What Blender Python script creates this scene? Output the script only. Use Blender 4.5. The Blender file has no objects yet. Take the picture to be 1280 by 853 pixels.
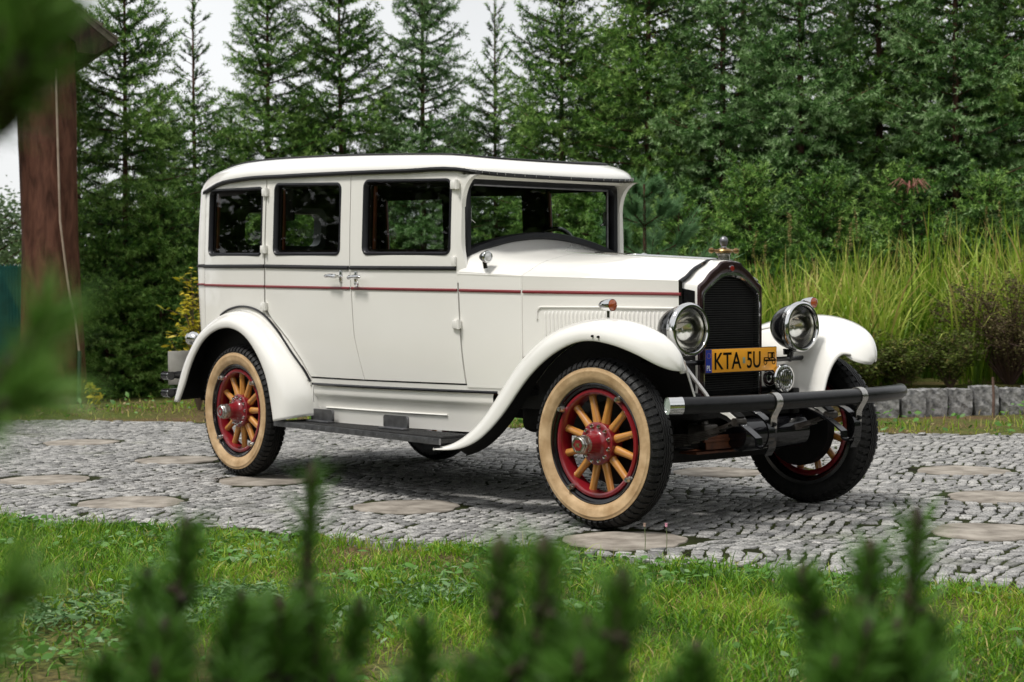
import bpy, bmesh, math, random
import numpy as np
from mathutils import Vector, Matrix, Euler
from mathutils.geometry import delaunay_2d_cdt
PI = math.pi
R_ = math.radians
scn = bpy.context.scene
COL = scn.collection

# ------------------------------------------------------------------ camera
CAM_POS = (5.9647, -6.314, 1.1213)
CAM_YAW, CAM_PITCH, CAM_ROLL = 2.4445, -0.027, -0.0066
F_PX = 2129.4666                       # focal length in pixels of a 1280-wide frame
_d = Vector((math.cos(CAM_YAW)*math.cos(CAM_PITCH), math.sin(CAM_YAW)*math.cos(CAM_PITCH), math.sin(CAM_PITCH)))
_r = Vector((math.sin(CAM_YAW), -math.cos(CAM_YAW), 0))
_u = _r.cross(_d)
_r, _u = math.cos(CAM_ROLL)*_r + math.sin(CAM_ROLL)*_u, -math.sin(CAM_ROLL)*_r + math.cos(CAM_ROLL)*_u
cam = bpy.data.cameras.new('camera')
camo = bpy.data.objects.new('camera', cam)
COL.objects.link(camo)
M = Matrix((( _r.x, _u.x, -_d.x, CAM_POS[0]), (_r.y, _u.y, -_d.y, CAM_POS[1]), (_r.z, _u.z, -_d.z, CAM_POS[2]), (0, 0, 0, 1)))
camo.matrix_world = M
cam.sensor_width = 36
cam.lens = F_PX*36/1280
cam.clip_start = 0.05
cam.clip_end = 600
cam.dof.use_dof = True
cam.dof.focus_distance = 7.9
cam.dof.aperture_fstop = 5.4
scn.camera = camo

def place(px, py, depth):
    """point of the world seen at a pixel of the 1280x853 photo at a given depth (used to survey the site)"""
    v = _d + _r*((px-640)/F_PX) - _u*((py-426.5)/F_PX)
    return Vector(CAM_POS) + v*depth
def ground(px, depth):
    p = place(px, 420, depth)
    return Vector((p.x, p.y, 0))

# ------------------------------------------------------------------ world, sun, exposure
world = bpy.data.worlds.new('World')
scn.world = world
world.use_nodes = True
wn = world.node_tree
wn.nodes.clear()
w_out = wn.nodes.new('ShaderNodeOutputWorld')
w_bg = wn.nodes.new('ShaderNodeBackground')
w_sky = wn.nodes.new('ShaderNodeTexSky')
w_sky.sky_type = 'NISHITA'
w_sky.sun_disc = False
SUN_EL, SUN_AZ = R_(63), R_(-92)
w_sky.sun_elevation = SUN_EL
w_sky.sun_rotation = PI/2 - SUN_AZ
w_sky.air_density = 1.0
w_sky.dust_density = 4.0
w_bw = wn.nodes.new('ShaderNodeRGBToBW')
w_mix = wn.nodes.new('ShaderNodeMix'); w_mix.data_type = 'RGBA'
w_mix.inputs['Factor'].default_value = 0.88
w_tc = wn.nodes.new('ShaderNodeTexCoord')
w_no = wn.nodes.new('ShaderNodeTexNoise')
w_no.inputs['Scale'].default_value = 2.2; w_no.inputs['Detail'].default_value = 4
w_rmp = wn.nodes.new('ShaderNodeMapRange')
w_rmp.inputs['From Min'].default_value = 0.3; w_rmp.inputs['From Max'].default_value = 0.7
w_rmp.inputs['To Min'].default_value = 7.8; w_rmp.inputs['To Max'].default_value = 10.8
w_tint = wn.nodes.new('ShaderNodeMix'); w_tint.data_type = 'RGBA'; w_tint.blend_type = 'MULTIPLY'
w_tint.inputs['Factor'].default_value = 1.0
w_tint.inputs['A'].default_value = (0.985, 0.995, 1.0, 1)
L = wn.links.new
L(w_tc.outputs['Generated'], w_no.inputs['Vector'])
L(w_no.outputs['Fac'], w_rmp.inputs['Value'])
L(w_rmp.outputs['Result'], w_tint.inputs['B'])
L(w_sky.outputs['Color'], w_mix.inputs['A'])
L(w_tint.outputs['Result'], w_mix.inputs['B'])
L(w_mix.outputs['Result'], w_bg.inputs['Color'])
L(w_bg.outputs['Background'], w_out.inputs['Surface'])
w_bg.inputs['Strength'].default_value = 0.05
sun = bpy.data.lights.new('sun', 'SUN')
sun.energy = 1.5
sun.angle = R_(12)
sun.color = (1.0, 0.97, 0.92)
suno = bpy.data.objects.new('sun', sun)
COL.objects.link(suno)
sdir = Vector((math.cos(SUN_EL)*math.cos(SUN_AZ), math.cos(SUN_EL)*math.sin(SUN_AZ), math.sin(SUN_EL)))
suno.rotation_euler = sdir.to_track_quat('Z', 'Y').to_euler()
suno.location = sdir*30
scn.view_settings.view_transform = 'Standard'
scn.view_settings.look = 'None'
scn.view_settings.exposure = 1.08
scn.view_settings.gamma = 1.0
scn.view_settings.use_curve_mapping = False
scn.cycles.use_denoising = True
scn.cycles.max_bounces = 8
scn.cycles.transparent_max_bounces = 24

# ------------------------------------------------------------------ materials
def new_mat(name):
    m = bpy.data.materials.new(name); m.use_nodes = True
    nt = m.node_tree
    return m, nt, nt.nodes['Principled BSDF']
def setp(b, **k):
    for a, v in k.items():
        a = a.replace('_', ' ')
        if a in b.inputs: b.inputs[a].default_value = v
def rgb(c): return (c[0], c[1], c[2], 1)
def noise_mat(name, c1, c2, scale=8, rough=0.6, detail=4, bump=0.0, bscale=None, metal=0.0, coat=0.0, spec=0.5, coords='Object', dist=0.0, rvar=0.0):
    m, nt, b = new_mat(name)
    tc = nt.nodes.new('ShaderNodeTexCoord')
    n = nt.nodes.new('ShaderNodeTexNoise')
    n.inputs['Scale'].default_value = scale; n.inputs['Detail'].default_value = detail
    n.inputs['Distortion'].default_value = dist
    nt.links.new(tc.outputs[coords], n.inputs['Vector'])
    r = nt.nodes.new('ShaderNodeValToRGB')
    r.color_ramp.elements[0].color = rgb(c1); r.color_ramp.elements[0].position = .32
    r.color_ramp.elements[1].color = rgb(c2); r.color_ramp.elements[1].position = .68
    nt.links.new(n.outputs['Fac'], r.inputs['Fac'])
    nt.links.new(r.outputs['Color'], b.inputs['Base Color'])
    b.inputs['Roughness'].default_value = rough
    b.inputs['Metallic'].default_value = metal
    b.inputs['Coat Weight'].default_value = coat
    b.inputs['Coat Roughness'].default_value = 0.04
    b.inputs['Specular IOR Level'].default_value = spec
    if rvar:
        mr = nt.nodes.new('ShaderNodeMapRange')
        mr.inputs['To Min'].default_value = rough-rvar; mr.inputs['To Max'].default_value = rough+rvar
        nt.links.new(n.outputs['Fac'], mr.inputs['Value']); nt.links.new(mr.outputs['Result'], b.inputs['Roughness'])
    if bump:
        n2 = nt.nodes.new('ShaderNodeTexNoise')
        n2.inputs['Scale'].default_value = bscale or scale*4; n2.inputs['Detail'].default_value = 5
        nt.links.new(tc.outputs[coords], n2.inputs['Vector'])
        bp = nt.nodes.new('ShaderNodeBump'); bp.inputs['Strength'].default_value = bump; bp.inputs['Distance'].default_value = 0.01
        nt.links.new(n2.outputs['Fac'], bp.inputs['Height']); nt.links.new(bp.outputs['Normal'], b.inputs['Normal'])
    return m
MT = {}
MT['cream'] = noise_mat('cream paint', (.79, .772, .722), (.82, .803, .755), 1.7, .2, coat=.9, rvar=.06, bump=.03, bscale=7)
MT['black'] = noise_mat('black enamel', (.004, .004, .005), (.007, .007, .008), 5, .16, coat=.3, spec=.4)
MT['blackmatt'] = noise_mat('black chassis paint', (.003, .003, .003), (.008, .0075, .007), 14, .6, bump=.2, spec=.25)
MT['maroon'] = noise_mat('dark maroon reflection tone', (.018, .006, .008), (.03, .009, .011), 5, .25, coat=.7)  # dark reflections of the nickel radiator shell are put into this colour
MT['red'] = noise_mat('red enamel', (.17, .006, .012), (.21, .008, .014), 6, .3, coat=.7)
MT['stripe'] = noise_mat('red stripe paint', (.16, .006, .010), (.19, .008, .012), 6, .4, coat=.2)
MT['tyre'] = noise_mat('black rubber', (.006, .006, .0065), (.017, .0165, .016), 30, .55, bump=.25, spec=.3)
MT['tan'] = noise_mat('tan rubber sidewall', (.37, .235, .115), (.60, .425, .245), 13, .55, detail=9, bump=.2, bscale=50, spec=.3)
MT['mat'] = noise_mat('rubber step mat', (.010, .010, .010), (.024, .024, .024), 60, .65, bump=.6, bscale=300)
MT['chrome'] = noise_mat('chrome plate', (.62, .62, .62), (.72, .72, .71), 12, .09, metal=1, rvar=.05)
MT['silver'] = noise_mat('silvered reflector', (.86, .84, .80), (.93, .92, .90), 12, .15, metal=1)
MT['bumper'] = noise_mat('black ribbed bumper rubber', (.003, .003, .0035), (.008, .008, .009), 40, .32, spec=.35, bump=.1)
MT['nickel'] = noise_mat('dull nickel', (.40, .39, .37), (.55, .53, .50), 20, .28, metal=1, rvar=.1)
MT['steel'] = noise_mat('dark steel', (.16, .16, .17), (.26, .26, .27), 20, .42, metal=1, rvar=.1)
MT['brass'] = noise_mat('aged brass', (.20, .125, .05), (.36, .24, .11), 25, .3, metal=1, rvar=.1)
MT['mesh'] = noise_mat('radiator core', (.006, .006, .006), (.014, .013, .012), 30, .6)
MT['trim'] = noise_mat('brown interior trim', (.008, .004, .0035), (.02, .008, .006), 9, .7, spec=.2)
MT['woodred'] = noise_mat('mahogany trim', (.10, .022, .010), (.16, .04, .015), 10, .4)
MT['seat'] = noise_mat('dark upholstery', (.006, .005, .0045), (.014, .011, .009), 20, .85, spec=.2)
MT['rubber'] = noise_mat('window rubber', (.006, .006, .009), (.012, .012, .016), 10, .35)
MT['amber'] = noise_mat('amber lens', (.22, .035, .008), (.34, .07, .012), 60, .15, coat=1)
MT['redlens'] = noise_mat('red lens', (.25, .01, .01), (.3, .015, .01), 30, .15, coat=1)
MT['lampglass'] = noise_mat('frosted lamp glass', (.5, .5, .5), (.6, .6, .6), 30, .15, coat=1)
MT['yellow'] = noise_mat('yellow plate enamel', (.86, .36, .008), (.90, .39, .012), 30, .4, coat=.2)
MT['blue'] = noise_mat('blue plate field', (.01, .03, .30), (.012, .04, .34), 30, .4)
MT['white'] = noise_mat('white plate paint', (.75, .75, .75), (.8, .8, .8), 30, .4)
MT['alu'] = noise_mat('bare aluminium', (.36, .35, .32), (.45, .44, .41), 12, .45, metal=.6)
MT['grease'] = noise_mat('oily steel', (.03, .024, .02), (.11, .10, .09), 18, .4, metal=.6)
MT['rust'] = noise_mat('rusty engine pan', (.05, .015, .006), (.16, .045, .012), 18, .6)
MT['palegreen'] = noise_mat('bumper end glass green reflection', (.30, .38, .33), (.42, .48, .44), 18, .25)  # greenish reflection on the flat bumper end, painted into the colour

def wood_mat():
    m, nt, b = new_mat('varnished ash spokes')
    tc = nt.nodes.new('ShaderNodeTexCoord'); mp = nt.nodes.new('ShaderNodeMapping')
    mp.inputs['Scale'].default_value = (60, 60, 6)
    n = nt.nodes.new('ShaderNodeTexNoise'); n.inputs['Scale'].default_value = 1.5; n.inputs['Detail'].default_value = 6
    r = nt.nodes.new('ShaderNodeValToRGB')
    r.color_ramp.elements[0].color = (.33, .115, .017, 1); r.color_ramp.elements[0].position = .3
    r.color_ramp.elements[1].color = (.60, .29, .07, 1); r.color_ramp.elements[1].position = .7
    k = nt.links.new
    k(tc.outputs['Object'], mp.inputs['Vector']); k(mp.outputs['Vector'], n.inputs['Vector'])
    k(n.outputs['Fac'], r.inputs['Fac']); k(r.outputs['Color'], b.inputs['Base Color'])
    setp(b, Roughness=.3, Coat_Weight=.6)
    return m
MT['spoke'] = wood_mat()

def glass_mat(name, tint=(.86, .9, .88), refl=1.0):
    m = bpy.data.materials.new(name); m.use_nodes = True
    nt = m.node_tree; nt.nodes.clear()
    o = nt.nodes.new('ShaderNodeOutputMaterial'); mx = nt.nodes.new('ShaderNodeMixShader')
    t = nt.nodes.new('ShaderNodeBsdfTransparent'); t.inputs['Color'].default_value = rgb(tint)
    g = nt.nodes.new('ShaderNodeBsdfGlossy'); g.inputs['Roughness'].default_value = .01
    f = nt.nodes.new('ShaderNodeFresnel'); f.inputs['IOR'].default_value = 1.45
    k = nt.links.new
    k(f.outputs['Fac'], mx.inputs['Fac']); k(t.outputs['BSDF'], mx.inputs[1]); k(g.outputs['BSDF'], mx.inputs[2])
    k(mx.outputs['Shader'], o.inputs['Surface'])
    return m
MT['glass'] = glass_mat('window glass')
MT['seal'] = noise_mat('plate seal', (.16, .34, .34), (.34, .30, .12), 90, .4)
def headglass():
    m = glass_mat('ribbed headlamp glass', (.95, .94, .90))
    nt = m.node_tree
    tc = nt.nodes.new('ShaderNodeTexCoord'); wv = nt.nodes.new('ShaderNodeTexWave'); wv.bands_direction = 'Y'
    wv.inputs['Scale'].default_value = 26
    bp = nt.nodes.new('ShaderNodeBump'); bp.inputs['Strength'].default_value = .12; bp.inputs['Distance'].default_value = .002
    nt.links.new(tc.outputs['Object'], wv.inputs['Vector']); nt.links.new(wv.outputs['Fac'], bp.inputs['Height'])
    for n in nt.nodes:
        if n.bl_idname in ('ShaderNodeBsdfGlossy', 'ShaderNodeFresnel'): nt.links.new(bp.outputs['Normal'], n.inputs['Normal'])
    return m
MT['headglass'] = headglass()
MT['lens'] = glass_mat('headlamp glass', (.93, .92, .88))

# ------------------------------------------------------------------ mesh helpers
class MB:
    """collects faces, then links them as ONE mesh object"""
    def __init__(s): s.v = []; s.f = []; s.mi = []; s.m = 0
    def add(s, verts, faces, mi=None):
        o = len(s.v); s.v += [tuple(p) for p in verts]
        for f in faces: s.f.append(tuple(i+o for i in f)); s.mi.append(s.m if mi is None else mi)
        return s
    def box(s, c, size, rot=None, bev=0.0, mi=None):
        hx, hy, hz = size[0]/2, size[1]/2, size[2]/2
        c = Vector(c); rm = rot.to_matrix() if isinstance(rot, Euler) else (rot or Matrix.Identity(3))
        if bev <= 0:
            vs = [c + rm@Vector((x*hx, y*hy, z*hz)) for x in (-1, 1) for y in (-1, 1) for z in (-1, 1)]
            return s.add(vs, [(0, 1, 3, 2), (4, 6, 7, 5), (0, 4, 5, 1), (2, 3, 7, 6), (0, 2, 6, 4), (1, 5, 7, 3)], mi)
        bm = bmesh.new(); bmesh.ops.create_cube(bm, size=1)
        for v in bm.verts: v.co = Vector((v.co.x*size[0], v.co.y*size[1], v.co.z*size[2]))
        bmesh.ops.bevel(bm, geom=bm.edges[:], offset=min(bev, .45*min(size)), segments=2, profile=.5, affect='EDGES')
        bm.verts.index_update()
        s.add([c + rm@v.co for v in bm.verts], [[v.index for v in f.verts] for f in bm.faces], mi)
        bm.free(); return s
    def loft(s, rings, closed=True, caps=True, mi=None):
        n = len(rings[0]); vs = [p for r in rings for p in r]; fs = []
        for i in range(len(rings)-1):
            for j in range(n if closed else n-1):
                a = i*n+j; b = i*n+(j+1) % n
                fs.append((a, b, b+n, a+n))
        if caps and closed:
            fs.append(tuple(range(n-1, -1, -1))); fs.append(tuple(range((len(rings)-1)*n, len(rings)*n)))
        return s.add(vs, fs, mi)
    def tube(s, path, r, n=10, caps=True, mi=None, flat=None):
        path = [Vector(p) for p in path]; rings = []
        rr = r if isinstance(r, (list, tuple)) else [r]*len(path)
        up = None
        for i, p in enumerate(path):
            t = (path[min(i+1, len(path)-1)] - path[max(i-1, 0)]).normalized()
            if up is None:
                up = Vector((0, 0, 1)) if abs(t.z) < .9 else Vector((1, 0, 0))
            a = t.cross(up).normalized(); b = a.cross(t).normalized(); up = b
            rings.append([p + a*(rr[i]*math.cos(2*PI*k/n)) + b*(rr[i]*(flat or 1)*math.sin(2*PI*k/n)) for k in range(n)])
        return s.loft(rings, True, caps, mi)
    def strip(s, path, wdir, w, t, mi=None):
        """a flat bar swept along path: width w along wdir, thickness t"""
        path = [Vector(p) for p in path]; wd = Vector(wdir).normalized(); rings = []
        for i, p in enumerate(path):
            tg = (path[min(i+1, len(path)-1)] - path[max(i-1, 0)]).normalized()
            nn = tg.cross(wd).normalized()
            rings.append([p+wd*w/2+nn*t/2, p-wd*w/2+nn*t/2, p-wd*w/2-nn*t/2, p+wd*w/2-nn*t/2])
        return s.loft(rings, True, True, mi)
    def lathe(s, prof, axis='y', c=(0, 0, 0), n=48, mi=None, closed=False, sgn=1):
        """prof: (radius, along-axis)"""
        c = Vector(c); rings = []
        for r, a in prof:
            ring = []
            for k in range(n):
                t = 2*PI*k/n; p, q = r*math.cos(t), r*math.sin(t)
                ring.append(c + {'y': Vector((p, a, q)), 'x': Vector((a, p, q)), 'z': Vector((p, q, a))}[axis])
            rings.append(ring)
        if closed: rings.append(rings[0])
        return s.loft(rings, True, False, mi)
    def build(s, name, mat, parent=None, smooth=True, angle=35, label=None, recalc=True, loc=None, rot=None, merge=True):
        me = bpy.data.meshes.new(name)
        bm = bmesh.new()
        vs = [bm.verts.new(p) for p in s.v]
        for f, m in zip(s.f, s.mi):
            try:
                fc = bm.faces.new([vs[i] for i in f]); fc.material_index = m; fc.smooth = smooth
            except ValueError: pass
        if merge: bmesh.ops.remove_doubles(bm, verts=bm.verts, dist=1e-5)
        if recalc: bmesh.ops.recalc_face_normals(bm, faces=bm.faces)
        bm.to_mesh(me); bm.free()
        for m in (mat if isinstance(mat, (list, tuple)) else [mat]): me.materials.append(m)
        if smooth: me.set_sharp_from_angle(angle=R_(angle))
        o = bpy.data.objects.new(name, me); COL.objects.link(o)
        if parent: o.parent = parent
        if loc: o.location = loc
        if rot: o.rotation_euler = rot
        if label: o['label'] = label
        return o
def link(o):
    COL.objects.link(o); return o
def thing(name, label, cat, loc=(0, 0, 0), rz=0, group=None):
    o = bpy.data.objects.new(name, None); COL.objects.link(o)
    o.empty_display_size = .2
    o.location = loc; o.rotation_euler = (0, 0, rz)
    o['label'] = label; o['category'] = cat
    if group: o['group'] = group
    return o
def tag(o, label=None, cat=None, group=None, kind=None):
    if label: o['label'] = label
    if cat: o['category'] = cat
    if group: o['group'] = group
    if kind: o['kind'] = kind
    return o
def np_mesh(name, verts, faces_flat, nper, mat, parent=None, attr=None, smooth=False, link_it=True):
    """fast mesh from numpy arrays; all faces have nper corners"""
    me = bpy.data.meshes.new(name)
    nv = len(verts); nf = len(faces_flat)//nper
    me.vertices.add(nv); me.vertices.foreach_set('co', np.asarray(verts, np.float32).ravel())
    me.loops.add(nf*nper); me.loops.foreach_set('vertex_index', np.asarray(faces_flat, np.int32))
    me.polygons.add(nf); me.polygons.foreach_set('loop_start', np.arange(0, nf*nper, nper, dtype=np.int32))
    if smooth: me.polygons.foreach_set('use_smooth', np.ones(nf, bool))
    me.update(calc_edges=True)
    if attr is not None:
        a = me.attributes.new('tone', 'FLOAT', 'POINT'); a.data.foreach_set('value', np.asarray(attr, np.float32))
    me.materials.append(mat)
    if not link_it: return me
    o = bpy.data.objects.new(name, me); COL.objects.link(o)
    if parent: o.parent = parent
    return o
def text_mesh(txt, size, depth, sx=1.0):
    """verts, faces of extruded lettering in the xy plane, centred"""
    cu = bpy.data.curves.new('t', 'FONT'); cu.body = txt; cu.size = size; cu.extrude = depth; cu.offset = size*.008; cu.align_x = 'CENTER'; cu.align_y = 'CENTER'
    ob = bpy.data.objects.new('t', cu); COL.objects.link(ob)
    dg = bpy.context.evaluated_depsgraph_get(); dg.update()
    me = ob.evaluated_get(dg).to_mesh()
    vs = [(v.co.x*sx, v.co.y, v.co.z) for v in me.vertices]; fs = [tuple(p.vertices) for p in me.polygons]
    ob.evaluated_get(dg).to_mesh_clear()
    bpy.data.objects.remove(ob); bpy.data.curves.remove(cu)
    return vs, fs
def lerp_tab(x, xs, ys): return float(np.interp(x, xs, ys))
def smooth_tab(xs, ys):
    """monotone-ish smooth interpolation of a table"""
    xs = np.array(xs, float); ys = np.array(ys, float)
    d = np.gradient(ys, xs)
    def f(x):
        x = min(max(x, xs[0]), xs[-1]); i = min(int(np.searchsorted(xs, x, 'right'))-1, len(xs)-2); i = max(i, 0)
        h = xs[i+1]-xs[i]; t = (x-xs[i])/h
        return float((2*t**3-3*t**2+1)*ys[i] + (t**3-2*t**2+t)*h*d[i] + (-2*t**3+3*t**2)*ys[i+1] + (t**3-t**2)*h*d[i+1])
    return f
# ================================================================== SETTING: ground, paving, lawn
rng = np.random.default_rng(7)
def ground_mat():
    m, nt, b = new_mat('earth with moss and dead grass')
    k = nt.links.new
    tc = nt.nodes.new('ShaderNodeTexCoord')
    n1 = nt.nodes.new('ShaderNodeTexNoise'); n1.inputs['Scale'].default_value = 1.1; n1.inputs['Detail'].default_value = 6
    n2 = nt.nodes.new('ShaderNodeTexNoise'); n2.inputs['Scale'].default_value = 38; n2.inputs['Detail'].default_value = 6
    for n in (n1, n2): k(tc.outputs['Object'], n.inputs['Vector'])
    r1 = nt.nodes.new('ShaderNodeValToRGB'); e = r1.color_ramp.elements
    e[0].position = .36; e[0].color = (.12, .08, .045, 1); e[1].position = .62; e[1].color = (.085, .105, .025, 1)
    r2 = nt.nodes.new('ShaderNodeValToRGB'); e = r2.color_ramp.elements
    e[0].position = .3; e[0].color = (.35, .35, .35, 1); e[1].position = .7; e[1].color = (1.5, 1.45, 1.3, 1)
    mx = nt.nodes.new('ShaderNodeMix'); mx.data_type = 'RGBA'; mx.blend_type = 'MULTIPLY'; mx.inputs['Factor'].default_value = 1
    k(n1.outputs['Fac'], r1.inputs['Fac']); k(n2.outputs['Fac'], r2.inputs['Fac'])
    k(r1.outputs['Color'], mx.inputs['A']); k(r2.outputs['Color'], mx.inputs['B']); k(mx.outputs['Result'], b.inputs['Base Color'])
    bp = nt.nodes.new('ShaderNodeBump'); bp.inputs['Strength'].default_value = .8; bp.inputs['Distance'].default_value = .03
    k(n2.outputs['Fac'], bp.inputs['Height']); k(bp.outputs['Normal'], b.inputs['Normal'])
    b.inputs['Roughness'].default_value = .95; b.inputs['Specular IOR Level'].default_value = .15
    return m
MT['earth'] = ground_mat()
MT['joint'] = noise_mat('dark mossy joint earth', (.006, .005, .0035), (.030, .038, .010), 3.2, .95, detail=8, bump=.5, bscale=80, spec=.1)
g = MB(); g.add([(-250, -250, -.035), (250, -250, -.035), (250, 250, -.035), (-250, 250, -.035)], [(0, 1, 2, 3)])
tag(g.build('ground', MT['earth'], recalc=False), kind='structure')

NEAR = [(-14, -8.6), (-9, -6.0), (-5.2, -4.15), (-2.453, -2.719), (-.661, -1.849), (.8, -1.26), (2.28, -.708), (4, .0), (7, 1.25)]
FAR = [(-15, -3.8), (-8.8, .466), (-5.5, 2.72), (-2.19, 4.98), (1.5, 7.4), (5, 9.7), (8, 11.5)]
ynear = lambda x: np.interp(x, [p[0] for p in NEAR], [p[1] for p in NEAR])
yfar = lambda x: np.interp(x, [p[0] for p in FAR], [p[1] for p in FAR])
g = MB(); n_ = len(NEAR)
bed_o = NEAR+FAR[::-1]
g.add([(x, y, -.0065) for x, y in bed_o], [tuple(range(len(bed_o)))])
tag(g.build('paving_bed', MT['joint'], recalc=False), kind='structure')

DISC_PX = [(165, 628), (510, 633), (782, 675), (1236, 664), (1250, 621), (1203, 588), (55, 600), (222, 575), (100, 553), (330, 600), (896, 590)]
def on_ground(px, py):
    v = _d + _r*((px-640)/F_PX) - _u*((py-426.5)/F_PX)
    t = -CAM_POS[2]/v.z
    return (CAM_POS[0]+v.x*t, CAM_POS[1]+v.y*t)
DISCS = [on_ground(*q) for q in DISC_PX]

def sett_mat():
    m, nt, b = new_mat('weathered granite setts')
    k = nt.links.new
    at = nt.nodes.new('ShaderNodeAttribute'); at.attribute_name = 'tone'
    r = nt.nodes.new('ShaderNodeValToRGB'); e = r.color_ramp.elements
    e[0].color = (.14, .138, .133, 1); e[1].color = (.42, .41, .39, 1)
    x = r.color_ramp.elements.new(.5); x.color = (.275, .27, .262, 1)
    k(at.outputs['Fac'], r.inputs['Fac'])
    tc = nt.nodes.new('ShaderNodeTexCoord')
    n = nt.nodes.new('ShaderNodeTexNoise'); n.inputs['Scale'].default_value = 95; n.inputs['Detail'].default_value = 5
    n3 = nt.nodes.new('ShaderNodeTexNoise'); n3.inputs['Scale'].default_value = 1.6; n3.inputs['Detail'].default_value = 7
    k(tc.outputs['Object'], n.inputs['Vector']); k(tc.outputs['Object'], n3.inputs['Vector'])
    r2 = nt.nodes.new('ShaderNodeValToRGB'); e = r2.color_ramp.elements
    e[0].position = .33; e[0].color = (.45, .45, .45, 1); e[1].position = .66; e[1].color = (1.35, 1.35, 1.35, 1)
    k(n.outputs['Fac'], r2.inputs['Fac'])
    mx = nt.nodes.new('ShaderNodeMix'); mx.data_type = 'RGBA'; mx.blend_type = 'MULTIPLY'; mx.inputs['Factor'].default_value = 1
    k(r.outputs['Color'], mx.inputs['A']); k(r2.outputs['Color'], mx.inputs['B'])
    r3 = nt.nodes.new('ShaderNodeValToRGB'); e = r3.color_ramp.elements
    e[0].position = .60; e[0].color = (0, 0, 0, 1); e[1].position = .80; e[1].color = (.75, .75, .75, 1)
    k(n3.outputs['Fac'], r3.inputs['Fac'])
    mo = nt.nodes.new('ShaderNodeMix'); mo.data_type = 'RGBA'; mo.inputs['B'].default_value = (.075, .085, .035, 1)
    k(r3.outputs['Color'], mo.inputs['Factor']); k(mx.outputs['Result'], mo.inputs['A']); k(mo.outputs['Result'], b.inputs['Base Color'])
    bp = nt.nodes.new('ShaderNodeBump'); bp.inputs['Strength'].default_value = .4; bp.inputs['Distance'].default_value = .004
    k(n.outputs['Fac'], bp.inputs['Height']); k(bp.outputs['Normal'], b.inputs['Normal'])
    b.inputs['Roughness'].default_value = .72; b.inputs['Specular IOR Level'].default_value = .3
    return m
MT['sett'] = sett_mat()
def vnoise(x, y, s, seed=0):
    """cheap smooth value noise"""
    r = np.random.default_rng(seed); G = r.random((64, 64))
    u = x*s; v = y*s; i = np.floor(u).astype(int); j = np.floor(v).astype(int); fu = u-i; fv = v-j
    fu = fu*fu*(3-2*fu); fv = fv*fv*(3-2*fv)
    g_ = lambda a, b: G[a % 64, b % 64]
    return (g_(i, j)*(1-fu)+g_(i+1, j)*fu)*(1-fv)+(g_(i, j+1)*(1-fu)+g_(i+1, j+1)*fu)*fv
def make_setts():
    rnd = random.Random(3)
    ud = Vector((.905, .425)).normalized(); vd = Vector((-ud.y, ud.x))
    V = []; F = []; T = []
    colw = 1.05
    def arcf(v):
        q = (v/colw) % 1.0
        return .05*(1-(2*q-1)**2)
    vmin, vmax = -3.2, 9.0
    du = .067
    i = int(-14/du)
    while i*du < 9.5:
        v = vmin+rnd.random()*.1
        u0 = i*du
        while v < vmax:
            w = rnd.uniform(.050, .098)
            c = ud*(u0+du/2+arcf(v+w/2))+vd*(v+w/2)
            if -13.0 < c.x < 6.0:
                edge = ynear(c.x)+.02*math.sin(c.x*5)+rnd.uniform(-.03, .03)
                if edge < c.y < yfar(c.x)-.03+rnd.uniform(-.15, .1) and rnd.random() > .006:
                    if min(math.hypot(c.x-p[0], c.y-p[1]) for p in DISCS) > .322:
                        j = .012
                        cs = []
                        for uu, vv in ((0, 0), (du, 0), (du, w), (0, w)):
                            q = ud*(u0+uu+arcf(v+vv)+rnd.uniform(-j, j))+vd*(v+vv+rnd.uniform(-j, j)); cs.append(q)
                        m0 = sum(cs, Vector((0, 0)))/4
                        far = (c-Vector((5.96, -6.31))).length
                        g1 = 1-rnd.uniform(.15, .33); g2 = g1-rnd.uniform(.03, .06)
                        zz = rnd.gauss(.0005, .0016); tx, ty = rnd.gauss(0, .014), rnd.gauss(0, .014)
                        o = len(V)
                        for s_, dz in ((g1, -.04), (g1, -.0035), (g2, 0)):
                            for q in cs:
                                p = m0+(q-m0)*s_; d = p-m0
                                V.append((p.x, p.y, min(zz+dz+(tx*d.x+ty*d.y if dz > -.03 else 0)+rnd.uniform(-.0012, .0012), .004)))
                        for a in range(4):
                            b_ = (a+1) % 4
                            F += [o+a, o+b_, o+4+b_, o+4+a, o+4+a, o+4+b_, o+8+b_, o+8+a]
                        F += [o+8, o+9, o+10, o+11]
                        T += [min(1, max(0, rnd.gauss(.55, .26)))]*12
            v += w
        i += 1
    V = np.array(V); X, Y = V[:, 0].copy(), V[:, 1].copy()
    V[:, 0] += (vnoise(X, Y, 1.9, 51)-.5)*.16+(vnoise(X, Y, 6.0, 53)-.5)*.07; V[:, 1] += (vnoise(X, Y, 1.9, 52)-.5)*.16+(vnoise(X, Y, 6.0, 54)-.5)*.07
    return np_mesh('cobbled_drive', V, F, 4, MT['sett'], attr=np.array(T))
tag(make_setts(), kind='structure')

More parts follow.
